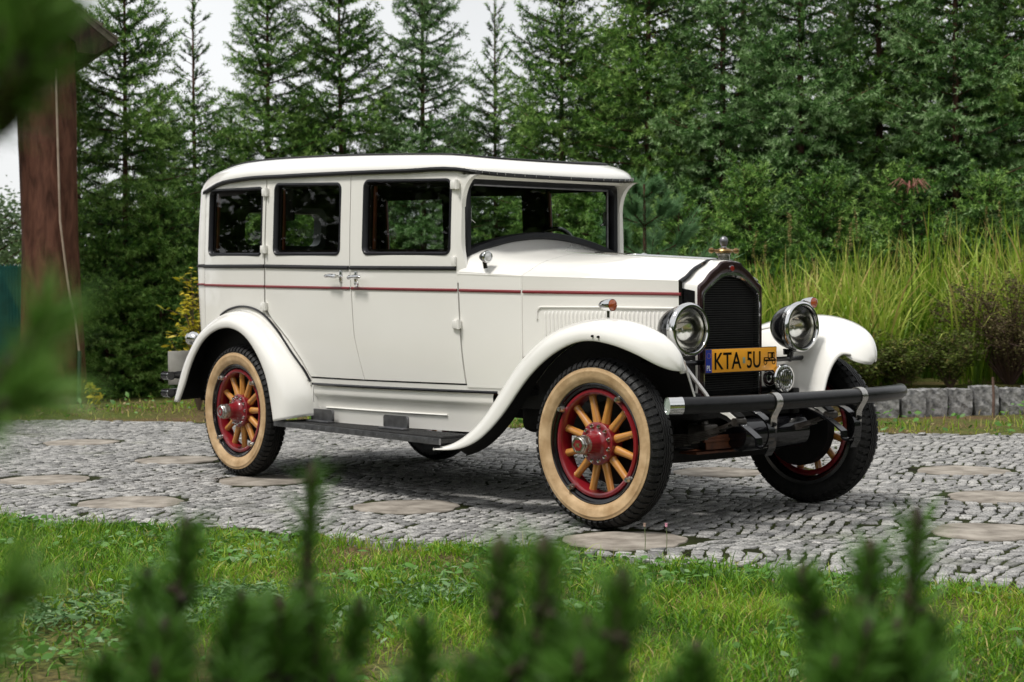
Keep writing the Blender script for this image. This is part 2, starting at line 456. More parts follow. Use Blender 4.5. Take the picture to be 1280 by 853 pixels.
MT['slab'] = noise_mat('pinkish stone slab', (.15, .13, .108), (.36, .325, .28), 7, .85, detail=12, bump=.8, bscale=30, spec=.2)
slab0 = None
SLAB_L = ['round flat stepping stone in the paving by the lawn, left of the sedan', 'round flat stepping stone in the paving below the running board, toward the lawn', 'round flat stepping stone right in front of the near front tyre',
 'round flat stepping stone at the right edge, nearest of that column', 'round flat stepping stone at the right edge, second of that column', 'round flat stepping stone at the right edge, third of that column',
 'round flat stepping stone at the far left edge of the paving', 'round flat stepping stone left of the near rear tyre', 'round flat stepping stone far back at the left, below the timber post', 'round flat stepping stone lying just in front of the near rear tyre',
 'round flat stepping stone under the front axle, between the front tyres']
for i, (x, y) in enumerate(DISCS):
    if slab0 is None:
        g = MB(); rg = []
        rr = [.285+.012*math.sin(3*t+1)+.007*math.sin(7*t)+.004*math.sin(13*t) for t in np.linspace(0, 2*PI, 64, endpoint=False)]
        for s_, z in ((1.0, -.04), (1.0, -.001), (.988, .004), (.95, .006), (.6, .0062), (.2, .006), (.01, .006)):
            rg.append([(r*s_*math.cos(t), r*s_*math.sin(t), z) for r, t in zip(rr, np.linspace(0, 2*PI, 64, endpoint=False))])
        g.loft(rg, True, False); o = g.build('stepping_stone', MT['slab']); slab0 = o
    else:
        o = slab0.copy(); COL.objects.link(o)
    o.location = (x, y, -.004); o.rotation_euler = (0, 0, i*1.7)
    tag(o, SLAB_L[i], 'stepping stone', 'round stepping stones set in the paving')

# ---------------------------------------------------------------- leaf materials
def leaf_mat(name, cols, rough=.5, trans=.25, spec=.3):
    m = bpy.data.materials.new(name); m.use_nodes = True
    nt = m.node_tree; b = nt.nodes['Principled BSDF']; k = nt.links.new
    at = nt.nodes.new('ShaderNodeAttribute'); at.attribute_name = 'tone'
    r = nt.nodes.new('ShaderNodeValToRGB'); e = r.color_ramp.elements
    e[0].position = cols[0][0]; e[0].color = rgb(cols[0][1]); e[1].position = cols[-1][0]; e[1].color = rgb(cols[-1][1])
    for p, c in cols[1:-1]: x = e.new(p); x.color = rgb(c)
    k(at.outputs['Fac'], r.inputs['Fac']); k(r.outputs['Color'], b.inputs['Base Color'])
    b.inputs['Roughness'].default_value = rough; b.inputs['Specular IOR Level'].default_value = spec
    if trans:
        t = nt.nodes.new('ShaderNodeBsdfTranslucent'); mx = nt.nodes.new('ShaderNodeMixShader'); mx.inputs['Fac'].default_value = trans
        k(r.outputs['Color'], t.inputs['Color'])
        o = nt.nodes['Material Output']
        k(b.outputs['BSDF'], mx.inputs[1]); k(t.outputs['BSDF'], mx.inputs[2]); k(mx.outputs['Shader'], o.inputs['Surface'])
    return m
MT['grass'] = leaf_mat('lawn grass', [(0, (.035, .10, .008)), (.3, (.10, .25, .012)), (.55, (.20, .38, .02)), (.8, (.36, .44, .04)), (1, (.50, .40, .16))], trans=.35)
MT['weed'] = leaf_mat('clover and weeds', [(0, (.05, .13, .02)), (.6, (.11, .26, .04)), (1, (.22, .33, .17))], trans=.25)
MT['straw'] = leaf_mat('dead grass', [(0, (.12, .075, .035)), (.6, (.28, .20, .10)), (1, (.42, .34, .20))], trans=.2)

def blades(base, h, w, lean, tone, seg=2, r=None):
    """grass blades as bent tapering strips, triangles; base (n,3)"""
    r = r or rng
    n = len(base); az = r.uniform(0, 2*PI, n); la = r.uniform(0, 2*PI, n)
    side = np.stack([np.cos(az), np.sin(az), np.zeros(n)], 1)*(w[:, None]/2)
    ld = np.stack([np.cos(la), np.sin(la), np.zeros(n)], 1)
    vs = []; m = 2*seg+1
    for k in range(seg+1):
        t = k/seg
        c = base+np.stack([np.zeros(n), np.zeros(n), h*(t-.32*(lean/np.maximum(h, 1e-6))*t*t)], 1)+ld*(lean*t*t)[:, None]
        if k < seg:
            s_ = side*(1-.75*t**1.5); vs += [c-s_, c+s_]
        else: vs += [c]
    V = np.stack(vs, 1).reshape(-1, 3)
    o = (np.arange(n)*m)[:, None]
    tri = []
    for k in range(seg-1):
        a = 2*k; tri += [[a, a+1, a+3], [a, a+3, a+2]]
    tri.append([2*seg-2, 2*seg-1, 2*seg])
    F = (o[:, :, None]+np.array(tri)[None]).reshape(-1)
    return V, F, np.repeat(tone, m)
def sample_view(n, d0, d1, px0, px1):
    d = np.sqrt(rng.uniform(d0*d0, d1*d1, n)); px = rng.uniform(px0, px1, n)
    v = np.array(_d)[None]+np.array(_r)[None]*((px-640)/F_PX)[:, None]
    P = np.array(CAM_POS)[None]+v*d[:, None]; P[:, 2] = -.02
    return P
P = sample_view(200000, 3.6, 9.6, -260, 1540)
keep = P[:, 1] < ynear(P[:, 0])-.0+.05*np.sin(P[:, 0]*3.1)+rng.normal(0, .04, len(P))
P = P[keep]
N1 = vnoise(P[:, 0], P[:, 1], 1.5, 1)*.6+vnoise(P[:, 0], P[:, 1], 4.5, 2)*.4
# the lower left corner of the lawn is worn down to earth
cx, cy = on_ground(120, 825)
worn = np.exp(-(((P[:, 0]-cx)/.85)**2+((P[:, 1]-cy)/.50)**2))+.3*np.exp(-(((P[:, 0]-on_ground(640, 800)[0])/.35)**2+((P[:, 1]-on_ground(640, 800)[1])/.25)**2))
dens = np.clip((N1-.24)*3.2+.40-worn*2.4, .05, 1)
N4 = vnoise(P[:, 0], P[:, 1], 9.0, 12)
P = P[rng.random(len(P)) < dens*np.clip(.4+1.1*N4, .35, 1)]
N1 = vnoise(P[:, 0], P[:, 1], 1.5, 1)*.6+vnoise(P[:, 0], P[:, 1], 4.5, 2)*.4
N2 = vnoise(P[:, 0], P[:, 1], 2.2, 5)
n = len(P)
N4 = vnoise(P[:, 0], P[:, 1], 9.0, 12)
h = np.clip(rng.normal(.046, .017, n)*(0.35+.8*N1+.7*N4**2), .010, .13)
edge = ynear(P[:, 0])-P[:, 1]
h *= np.where(edge < .35, 1.25, 1.0)
V, F, T = blades(P, h, rng.uniform(.0030, .0072, n), h*rng.uniform(.2, 1.3, n), np.clip(rng.normal(.36, .18, n)+(N2-.5)*.5+(N4-.5)*.25+(rng.random(n) < .09)*.5, 0, 1), 3)
tag(np_mesh('lawn_grass', V, F, 3, MT['grass'], attr=T), kind='stuff')
# broad little leaves of clover, dandelion and yarrow between the blades
Q = sample_view(26000, 3.6, 9.2, -200, 1500)
Q = Q[Q[:, 1] < ynear(Q[:, 0])-.02]
NW = vnoise(Q[:, 0], Q[:, 1], 2.6, 9)
Q = Q[rng.random(len(Q)) < np.clip((NW-.48)*4, .02, 1)]
def leaves(C, size, tone, r=None, aspect=.62, up=.55, nrm=None):
    """small folded oval leaves (4 triangles) at points C with random attitude"""
    r = r or rng
    n = len(C)
    a = r.normal(size=(n, 3)); a[:, 2] *= .35; a /= np.linalg.norm(a, axis=1)[:, None]
    z = r.normal(size=(n, 3))*up; z[:, 2] += 1; b = np.cross(z, a); b /= np.linalg.norm(b, axis=1)[:, None]
    c = np.cross(a, b)
    s = size[:, None]
    v = [C-a*s*.5, C-a*s*.08+b*s*aspect*.42+c*s*.06, C+a*s*.25+b*s*aspect*.33+c*s*.05, C+a*s*.55, C+a*s*.25-b*s*aspect*.33+c*s*.05, C-a*s*.08-b*s*aspect*.42+c*s*.06]
    V = np.stack(v, 1).reshape(-1, 3)
    o = (np.arange(n)*6)[:, None, None]
    F = (o+np.array([[0, 1, 5], [1, 2, 5], [2, 4, 5], [2, 3, 4]])[None]).reshape(-1)
    return V, F, np.repeat(tone, 6)
Q[:, 2] = rng.uniform(.002, .035, len(Q))-.015
V, F, T = leaves(Q, rng.uniform(.018, .055, len(Q)), np.clip(rng.normal(.5, .28, len(Q)), 0, 1))
tag(np_mesh('lawn_weeds', V, F, 3, MT['weed'], attr=T), kind='stuff')
# grey green yarrow mats at the left and fresh rosettes
Y0 = np.array([on_ground(*q) for q in ((60, 775), (150, 752), (250, 748), (330, 742), (20, 765), (210, 770), (540, 745))])
Q = np.concatenate([np.concatenate([c+rng.normal(0, .10, (300, 2)), rng.uniform(-.01, .03, (300, 1))], 1) for c in Y0])
V, F, T = leaves(Q, rng.uniform(.02, .06, len(Q)), np.clip(rng.normal(.45, .3, len(Q)), 0, 1), aspect=.3)
MT['yarrow'] = leaf_mat('grey green yarrow', [(0, (.05, .12, .035)), (.6, (.12, .23, .08)), (1, (.24, .34, .17))], trans=.2)
tag(np_mesh('yarrow_mats', V, F, 3, MT['yarrow'], attr=T), kind='stuff')
# dead stalks and clippings lying on the ground
Q = sample_view(9000, 3.6, 9.0, -200, 1500); Q = Q[Q[:, 1] < ynear(Q[:, 0])+.02]
NW = vnoise(Q[:, 0], Q[:, 1], 1.5, 1); Q = Q[rng.random(len(Q)) < np.clip((.62-NW)*3, .1, 1)]
n = len(Q); Q[:, 2] = rng.uniform(-.028, -.008, n)
V, F, T = blades(Q, rng.uniform(.004, .02, n), rng.uniform(.002, .004, n), rng.uniform(.03, .10, n), rng.random(n), 2)
tag(np_mesh('dead_grass', V, F, 3, MT['straw'], attr=T), kind='stuff')
# tufts in the paving joints
Q = []
for _ in range(420):
    x = rng.uniform(-9, 4.5); y = rng.uniform(ynear(x), yfar(x))
    if vnoise(np.array([x]), np.array([y]), .8, 21)[0] < .5 and rng.random() < .75: continue
    for k in range(rng.integers(3, 12)): Q.append((x+rng.normal(0, .025), y+rng.normal(0, .025), -.02))
Q = np.array(Q); n = len(Q)
V, F, T = blades(Q, rng.uniform(.012, .034, n), rng.uniform(.003, .006, n), rng.uniform(.005, .03, n), np.clip(rng.normal(.55, .2, n), 0, 1), 2)
tag(np_mesh('joint_moss', V, F, 3, MT['grass'], attr=T), kind='stuff')
# verges on the far side of the drive
Q = sample_view(60000, 13.0, 21.0, -260, 1560)
yf = yfar(Q[:, 0]); m_ = (Q[:, 1] > yf-.08+rng.normal(0, .12, len(Q)))
Q = Q[m_]; N3 = vnoise(Q[:, 0], Q[:, 1], .9, 31)
Q = Q[rng.random(len(Q)) < np.clip((N3-.3)*1.1, .05, .7)]; n = len(Q); Q[:, 2] = -.03
N3 = vnoise(Q[:, 0], Q[:, 1], .9, 31)
V, F, T = blades(Q, rng.uniform(.02, .10, n), rng.uniform(.006, .012, n), rng.uniform(.01, .09, n), np.clip(rng.normal(.74, .25, n)-(N3-.5)*.8, 0, 1), 2)
tag(np_mesh('verge_grass', V, F, 3, MT['grass'], attr=T), kind='stuff')
Q = Q[rng.random(len(Q)) < .16].copy(); Q[:, 2] = rng.uniform(-.02, .10, len(Q))
V, F, T = leaves(Q, rng.uniform(.03, .08, len(Q)), np.clip(rng.normal(.45, .25, len(Q)), 0, 1))
tag(np_mesh('verge_weeds', V, F, 3, MT['weed'], attr=T), kind='stuff')
Q = Q[rng.random(len(Q)) < .8].copy(); n = len(Q); Q[:, 2] = rng.uniform(-.028, .0, n)
V, F, T = leaves(Q, rng.uniform(.03, .06, n), rng.random(n), up=.2)
tag(np_mesh('fallen_leaves', V, F, 3, MT['straw'], attr=T), kind='stuff')
# ================================================================== THE CAR
car = thing('vintage_sedan', 'cream white 1920s sedan with a red waist stripe, wooden spoke wheels and a yellow plate', 'car')
WB, TR, RW = -3.289, .757, .410
_S = smooth_tab([-3.95, -3.6, -3.3, -2.9, -2.6, -2.1, -1.7, -1.31, -.83, .06, .2], [.705, .735, .745, .747, .745, .727, .682, .622, .515, .28, .25])
def S(x, z=1.2):
    w = _S(x)
    if z > 1.3: w -= .022*min((z-1.3)/.55, 1.2)**1.4
    if z < .95: w -= .03*((.95-z)/.35)**2
    return w
zdrip = smooth_tab([-4.15, -3.9, -3.8, -3.65, -3.356, -2.8, -2.158, -1.7, -1.28, -1.15, -1.0], [1.785, 1.79, 1.815, 1.845, 1.861, 1.851, 1.832, 1.818, 1.803, 1.780, 1.752])
zbelt = lambda x: lerp_tab(x, [-4.1, -3.04, -2.15, -1.29], [1.325, 1.308, 1.284, 1.267])
zred = lambda x: lerp_tab(x, [-4.1, -3.91, -1.295, -.864, .063], [1.205, 1.201, 1.149, 1.138, 1.12])
SILL = .612

def rrect(x0, x1, z0, z1, r, n=6):
    pts = []
    for cx, cz, a0 in ((x1-r, z1-r, 0), (x0+r, z1-r, 90), (x0+r, z0+r, 180), (x1-r, z0+r, 270)):
        for k in range(n+1):
            a = R_(a0+90*k/n); pts.append((cx+r*math.cos(a), cz+r*math.sin(a)))
    return pts
def skew(pts, dz0, dz1, x0, x1):
    """shear the top/bottom of a window so that it follows the car's waist"""
    return [(x, z+(dz0+(dz1-dz0)*(x-x0)/(x1-x0))) for x, z in pts]
def inpoly(p, poly):
    x, y = p; c = False; j = len(poly)-1
    for i in range(len(poly)):
        xi, yi = poly[i]; xj, yj = poly[j]
        if (yi > y) != (yj > y) and x < (xj-xi)*(y-yi)/(yj-yi)+xi: c = not c
        j = i
    return c
def resample(poly, step):
    out = []
    for i in range(len(poly)):
        a = poly[i]; b = poly[(i+1) % len(poly)]
        d = math.hypot(b[0]-a[0], b[1]-a[1]); n = max(1, int(math.ceil(d/step)))
        out += [(a[0]+(b[0]-a[0])*k/n, a[1]+(b[1]-a[1])*k/n) for k in range(n)]
    return out
def panel(mb, outline, holes, side, thick=.03, step=.055, off=0.0, mi_in=1):
    """a sheet of bodywork: 2-D outline in (x, z) with holes, laid on the flank and given thickness"""
    outline = resample(outline, step); holes = [resample(h, step) for h in holes]
    vs = []; es = []
    for loop in [outline]+holes:
        o = len(vs); vs += loop; es += [(o+i, o+(i+1) % len(loop)) for i in range(len(loop))]
    nb = len(vs)
    xs = [p[0] for p in outline]; zs = [p[1] for p in outline]
    x = min(xs)+step*.6
    allb = np.array(vs)
    while x < max(xs):
        z = min(zs)+step*.6
        while z < max(zs):
            if inpoly((x, z), outline) and not any(inpoly((x, z), h) for h in holes):
                if np.min(np.hypot(allb[:, 0]-x, allb[:, 1]-z)) > step*.45: vs.append((x, z))
            z += step
        x += step
    v2, e2, f2, ov, oe, of = delaunay_2d_cdt([Vector(v) for v in vs], es, [], 0, 1e-6)
    tris = []
    for f in f2:
        c = (sum(v2[i].x for i in f)/3, sum(v2[i].y for i in f)/3)
        if inpoly(c, outline) and not any(inpoly(c, h) for h in holes): tris.append(tuple(f))
    n = len(v2)
    out = [(v.x, side*(S(v.x, v.y)+off), v.y) for v in v2]
    inn = [(v.x, side*(S(v.x, v.y)+off-thick), v.y) for v in v2]
    mb.add(out+inn, tris, 0)
    o = len(mb.v)-2*n
    for t in tris: mb.f.append(tuple(i+o+n for i in reversed(t))); mb.mi.append(mi_in)
    cnt = {}
    for t in tris:
        for a, b in ((t[0], t[1]), (t[1], t[2]), (t[2], t[0])): cnt[(a, b)] = 1
    for (a, b) in list(cnt):
        if (b, a) not in cnt: mb.f.append((a+o, a+o+n, b+o+n, b+o)); mb.mi.append(0)
def ribbon(mb, x0, x1, zf, h, side, bulge=.011, n=40, y0=-.002):
    """half-round moulding along the flank"""
    rings = []
    for i in range(n+1):
        x = x0+(x1-x0)*i/n; z = zf(x)
        rings.append([(x, side*(S(x, z)+y0+bulge*math.sin(t)*1.0+.004*(0 < t < PI)), z+h/2*math.cos(t)) for t in (0, PI*.2, PI*.5, PI*.8, PI)])
    mb.loft(rings, True, True)

XR = -3.835
TOPW = {'q': (-3.778, -3.083, 1.387, 1.372, 1.818, 1.800), 'r': (-2.952, -2.245, 1.372, 1.357, 1.813, 1.780), 'f': (-2.042, -1.342, 1.354, 1.339, 1.785, 1.757)}
def win_outline(k, d=0.0, n=6):
    x0, x1, b0, b1, t0, t1 = TOPW[k]
    H = (t0+t1-b0-b1)/2
    out = []
    for x, z in rrect(x0-d, x1+d, -d, H+d, max(.012, .045+d), n):
        t = (x-x0)/(x1-x0); zb = b0+(b1-b0)*t; zt = t0+(t1-t0)*t
        out.append((x, zb+z*(zt-zb)/H))
    return out
arc = [(-3.045, 1.055), (-2.973, .985), (-2.87, .917), (-2.794, .862), (-2.664, .742), (-2.583, SILL+.03)]
def shrink(poly, d):
    """inset a counter-clockwise polygon by d"""
    n = len(poly); out = []
    for i in range(n):
        a, b, c = Vector(poly[i-1]), Vector(poly[i]), Vector(poly[(i+1) % n])
        e1 = (b-a).normalized(); e2 = (c-b).normalized()
        n1 = Vector((-e1.y, e1.x)); n2 = Vector((-e2.y, e2.x)); m = n1+n2
        out.append(tuple(b + m*(d/max(.35, m.length_squared/2))))
    return out

sx1 = lambda z: lerp_tab(z, [.64, .9, 1.28, 1.85], [-2.055, -2.12, -2.152, -2.16])   # seam between the doors
sx2 = lambda z: lerp_tab(z, [.63, 1.27, 1.85], [-1.262, -1.297, -1.303])                # front seam
DB = SILL+.028
def topline(x0, x1, n=8, dz=-.012): return [(x0+(x1-x0)*i/n, zdrip(x0+(x1-x0)*i/n)+dz) for i in range(n+1)]
out_r = arc[::1]
door_r = arc + [(sx1(DB), DB), (sx1(.9), .9), (sx1(1.1), 1.1), (sx1(1.28), 1.28), (sx1(1.6), 1.6)] + topline(sx1(1.8), -3.042)
door_f = [(sx1(DB), DB), (sx2(DB), DB), (sx2(1.27), 1.27)] + topline(sx2(1.8), sx1(1.8)) + [(sx1(1.6), 1.6), (sx1(1.28), 1.28), (sx1(1.1), 1.1), (sx1(.9), .9)]
quart = [(XR, .62), (-2.60, .62)] + [(x-.012, z-.012) for x, z in reversed(arc)] + topline(-3.048, XR)
sillp = [(-2.64, SILL-.02), (-.90, SILL-.02), (-.90, DB-.006), (-2.60, DB-.006)]
cowlp = [(sx2(DB)+.008, SILL+.012), (-.872, SILL+.012), (-.872, 1.222), (-1.0, 1.232), (sx2(1.25)+.008, 1.25)]

# ---- roof ---------------------------------------------------------------
ztop = smooth_tab([-4.15, -3.9, -3.6, -3.3, -2.6, -2.0, -1.42, -1.2, -1.05, -.9], [1.985, 2.0, 2.012, 2.012, 1.990, 1.958, 1.915, 1.888, 1.86, 1.82])
def roof_outline():
    pts = []
    def sd(x): return S(x, 1.8)+.010-.006*min(1, max(0, (-3.5-x)/.25))
    side = [-1.30-(i/26)*(2.45) for i in range(27)]           # -1.30 .. -3.75
    near = [(x, -sd(x)) for x in side]
    rear = []
    yb = sd(-3.75)
    for k in range(1, 24):
        a = PI*k/24; e = 2/3.4
        cx = -3.75-.325*abs(math.sin(a))**e; cy = -yb*math.copysign(abs(math.cos(a))**e, math.cos(a)); rear.append((cx, cy))
    far = [(x, -y) for x, y in reversed(near)]
    front = []
    yf = sd(-1.30)
    for k in range(1, 24):
        a = PI*k/24; e = 2/3.0
        front.append((-1.30+.235*abs(math.sin(a))**e, yf*math.copysign(abs(math.cos(a))**e, math.cos(a))))
    return near+rear+far+front
RO = roof_outline()
def roof_pt0(o, r, dz=0):
    cx = min(max(o[0], -3.2), -1.75)
    x = cx+(o[0]-cx)*r; y = o[1]*r
    g = (max(0.0, 1-r**4.0))**(1/2.4)
    zo = zdrip(o[0]) if o[0] > -3.75 else zdrip(-3.75)+(zdrip(o[0])-zdrip(-3.75))
    return (x, y, zo+(ztop(x)-zo)*g+dz)
_rim = sorted((p[0], p[2]) for p in (roof_pt0(o, .80) for o in RO if o[1] <= .001))
def zrim(x): return float(np.interp(x, [p[0] for p in _rim], [p[1] for p in _rim]))
def roof_pt(o, r, dz=0):
    x, y, z = roof_pt0(o, r)
    if r < .79: z = min(z, zrim(x)-.006*(1-r))
    return (x, y, z+dz)
mb = MB()
rs = [1.0, .999, .996, .99, .98, .968, .95, .925, .89, .85, .80, .72, .62, .5, .35, .18, .02]
mb.loft([[roof_pt(o, r) for o in RO] for r in rs], True, False)
n = len(RO)
mb.add([roof_pt(o, .02) for o in RO], [tuple(range(n))])
inner = [1.0, .97, .9, .75, .5, .02]
mb.loft([[roof_pt(o, r, -.001 if r == 1 else -.035) for o in RO] for r in inner], True, False, mi=1)
mb.add([roof_pt(o, .02, -.035) for o in RO], [tuple(range(n))], mi=1)
roof = mb.build('roof', [MT['cream'], MT['trim']], car, angle=50)
# black fabric top with its raised edge, and the black drip moulding
mb = MB()
fab = [.835, .83, .815, .80, .7, .45, .25, .02]
mb.loft([[roof_pt(o, r, (-.002, .006, .008, .003, .003, .003, .003, .003)[i]) for o in RO] for i, r in enumerate(fab)], True, False)
mb.add([roof_pt(o, .02, .003) for o in RO], [tuple(range(n))])
mb.build('fabric_top', MT['blackmatt'], roof, angle=60)
mb = MB()
path = [Vector(roof_pt(o, 1.0)) + Vector((0, (.004 if o[1] > 0 else -.004), -.003)) for o in RO]
rings = []
for i, p in enumerate(path):
    t = (path[(i+1) % n]-path[i-1]).normalized(); a = t.cross(Vector((0, 0, 1))).normalized()
    rings.append([p + a*(.008*math.cos(k*PI/3)) + Vector((0, 0, .0125*math.sin(k*PI/3))) for k in range(6)])
keep = [i for i in range(n) if RO[i][0] > -3.86]
k0 = max(range(len(keep)-1), key=lambda i: keep[i+1]-keep[i])
order = keep[k0+1:]+keep[:k0+1]
mb.loft([rings[i] for i in order], True, True)
#          little nails along the front of the visor
for i, o in enumerate(RO):
    if o[0] > -1.30:
        p = Vector(roof_pt(o, 1.0)); q = Vector((o[0]+1.9, o[1], 0)).normalized()
        mb.lathe([(.0001, .016), (.003, .014), (.003, .0)], 'z', p+q*.008+Vector((0, 0, -.006)), 6, mi=1)
mb.build('drip_moulding', [MT['bumper'], MT['nickel']], roof)

# ---- flanks, doors ------------------------------------------------------
body_mb = MB()
for sd in (-1, 1):
    panel(body_mb, shrink(quart, .003), [win_outline('q')], sd)
    panel(body_mb, sillp, [], sd, off=-.004)
    panel(body_mb, cowlp, [], sd)
    # inside of door openings: dark post pieces behind the seams
# rear shell
RWY = .345
def rear_path(z):
    zt = min(max((z-.62)/(1.325-.62), 0), 1)
    back = -3.93-.17*math.sin(zt*PI/2)**.9
    if z > 1.325: back += .05*((z-1.325)/.5)**2
    yb = S(XR, z); pts = []
    e = 2/3.2; a1 = math.acos((RWY/.71)**(1/e))
    aa = [a1*k/14 for k in range(14)]+[a1+(PI-2*a1)*k/10 for k in range(10)]+[PI-a1+a1*k/14 for k in range(15)]
    for a in aa:
        pts.append((XR+(back-XR)*abs(math.sin(a))**e, -yb*math.copysign(abs(math.cos(a))**e, math.cos(a)), z))
    return pts
zs = [.62, .7, .8, .9, 1.0, 1.1, 1.2, 1.28, 1.325, 1.40, 1.43, 1.50, 1.58, 1.66, 1.73, 1.78, 1.825]
rp = [rear_path(z) for z in zs]
def shell(rows, mi, flip=False):
    """rear wall with an opening for the back window"""
    n_ = len(rows[0])
    for i in range(len(rows)-1):
        for j in range(n_-1):
            q = [rows[i][j], rows[i][j+1], rows[i+1][j+1], rows[i+1][j]]
            cy = sum(p[1] for p in q)/4; cz = sum(p[2] for p in q)/4
            if abs(cy) < RWY and 1.43 < cz < 1.73 and q[0][0] < -3.9: continue
            body_mb.add(q if not flip else q[::-1], [(0, 1, 2, 3)], mi)
shell(rp, 0)
shell([[(p[0]+.035 if p[0] < XR-.01 else p[0], p[1]*.96, p[2]) for p in r] for r in rp], 1, True)
# windscreen pillars and header
XW = -1.312
for sd in (-1, 1):
    rings = []
    for z in np.linspace(1.19, 1.80, 16):
        k = min(max((1.42-z)/.2, 0), 1)
        so = S(-1.30, z)
        yi = .566-.0*k
        fx = -1.275+.055*k**2
        rings.append([(-1.352, sd*so, z), (-1.30, sd*(so+.0), z), (fx, sd*(so-.012-.02*k), z), (fx, sd*(yi+.012), z), (fx-.02, sd*yi, z), (-1.352, sd*yi, z)])
    body_mb.loft(rings, True, True)
    # visor bracket
    pr = []
    for k in range(9):
        a = PI/2*k/8
        pr.append((-1.13-.15*math.sin(a)+.0, 1.60+.165*(1-math.cos(a))*1.0))
    prof = [(-1.285, 1.60)] + [(-1.275+.135*(1-math.cos(PI/2*k/8)), 1.60+.165*math.sin(PI/2*k/8)) for k in range(9)] + [(-1.285, 1.775)]
    rings = [[(x, sd*y, z) for x, z in prof] for y in (.572, .60)]
    body_mb.loft(rings, True, True)
body_mb.box((-1.285, 0, 1.778), (.045, 1.15, .05), bev=.006)
# underside of the visor (cream)
body_mb.loft([[(-1.29, y, 1.772), (-1.115-.06*abs(y/.56)**3, y, 1.757+.012*abs(y/.56)**2)] for y in np.linspace(-.565, .565, 13)], False, False)
body = body_mb.build('body', [MT['cream'], MT['trim']], car, angle=32)

def gasket(k, side, parent):
    x0, x1, b0_, b1_, t0_, t1_ = TOPW[k]; z0 = (b0_+b1_)/2; z1 = (t0_+t1_)/2
    rings = []
    specs = [(.001, -.001), (.000, .004), (-.011, .005), (-.018, -.004), (-.020, -.022)]
    loops = []
    for d, oy in specs:
        pts = win_outline(k, d)
        loops.append([(x, side*(S(x, z)+oy), z) for x, z in pts])
    m = MB(); m.loft(loops, True, False)
    g = m.build('window_frame', MT['rubber'], parent)
    m = MB()
    lo = win_outline(k, .003)
    m.add([(x, side*(S(x, z)-.020), z) for x, z in lo], [tuple(range(len(lo)))])
    gl = m.build('window_glass', MT['glass'], parent, recalc=False)
    m = MB()           # wooden reveal on the inside
    xx = x0+.004
    loops = []
    for d, oy in ((-.010, -.028), (-.034, -.032), (-.034, -.046), (.02, -.05)):
        pts = win_outline(k, d)
        loops.append([(x, side*(S(x, z)+oy), z) for x, z in pts])
    m.loft(loops, True, False)
    m.build('inner_trim', MT['trim'], parent)
    m = MB()
    for xe in ((x0+.05), ):
        m.strip([(xe, side*(S(xe, z0)-.044), z0+.01), (xe, side*(S(xe, z1)-.044), z1-.01)], (1, 0, 0), .018, .012)
    m.build('wood_strip', MT['woodred'], parent)
def handle(x, z, side, direction, parent):
    y = S(x, z); m = MB()
    m.lathe([(.0001, y+.012), (.012, y+.010), (.016, y-.002)], 'y', (x, 0, z), 16) if side > 0 else m.lathe([(.0001, -y-.012), (.012, -y-.010), (.016, -y+.002)], 'y', (x, 0, z), 16)
    m.tube([(x, side*y, z), (x, side*(y+.045), z)], .0075, 10)
    L_ = .105*direction
    m.tube([(x+L_*t, side*(y+.046), z+.004*math.sin(t*3)) for t in (-.14, 0, .3, .6, .9, 1.0)], [.010, .0135, .0125, .0115, .010, .004], 10)
    m.box((x, side*(y+.003), z), (.026, .010, .068), bev=.005)
    return m.build('handle', MT['chrome'], parent)
def hinge(x, z, side, parent):
    y = S(x, z); m = MB()
    m.box((x, side*(y+.008), z), (.062, .022, .048), bev=.005)
    m.tube([(x+.026, side*(y+.018), z-.026), (x+.026, side*(y+.018), z+.026)], .009, 10)
    return m.build('hinge', MT['cream'], parent)
for sd in (-1, 1):
    m = MB(); panel(m, shrink(door_r, .003), [win_outline('r')], sd)
    dr = m.build('door', [MT['cream'], MT['trim']], car, angle=32, label='rear side door cut away around the rear mudguard')
    gasket('r', sd, dr)
    m = MB(); panel(m, shrink(door_f, .003), [win_outline('f')], sd)
    df = m.build('door', [MT['cream'], MT['trim']], car, angle=32, label='square cut front side door')
    gasket('f', sd, df); gasket('q', sd, body)
    handle(-2.235, 1.236, sd, -1, dr); handle(-2.095, 1.228, sd, 1, df).name = 'handle'
    m = MB(); y = S(-2.095, 1.19)
    m.lathe([(.0001, .02), (.008, .018), (.011, .0)], 'y', (-2.085, sd*y, 1.192), 12) if sd > 0 else m.lathe([(.0001, -.02), (.008, -.018), (.011, 0)], 'y', (-2.085, -y, 1.192), 12)
    m.tube([(-2.085, sd*(y+.012), 1.192), (-2.07, sd*(y+.012), 1.176)], .005, 8)
    m.build('lock', MT['chrome'], df)
    for z in (1.762, 1.412, 1.062): hinge(-3.045, z, sd, dr)
    for z in (1.72, .965): hinge(sx2(z)-.012, z, sd, df)
    m = MB(); yy = S(-1.31, 1.30); m.box((-1.312, sd*(yy+.006), 1.305), (.03, .016, .055), bev=.004); m.build('hinge', MT['cream'], df)
    for (x0, x1, p) in ((XR, -3.052, body), (-3.038, sx1(1.28)-.008, dr), (sx1(1.28)+.008, sx2(1.27)-.004, df)):
        m = MB(); ribbon(m, x0, x1, zbelt, .025, sd); m.build('belt_moulding', MT['bumper'], p)
    for (x0, x1, p) in ((XR, -3.052, body), (-3.038, sx1(1.2)-.006, dr), (sx1(1.2)+.006, sx2(1.15)-.004, df), (sx2(1.15)+.012, -.873, body)):
        m = MB(); ribbon(m, x0, x1, zred, .017, sd, .006); m.build('red_stripe', MT['stripe'], p)
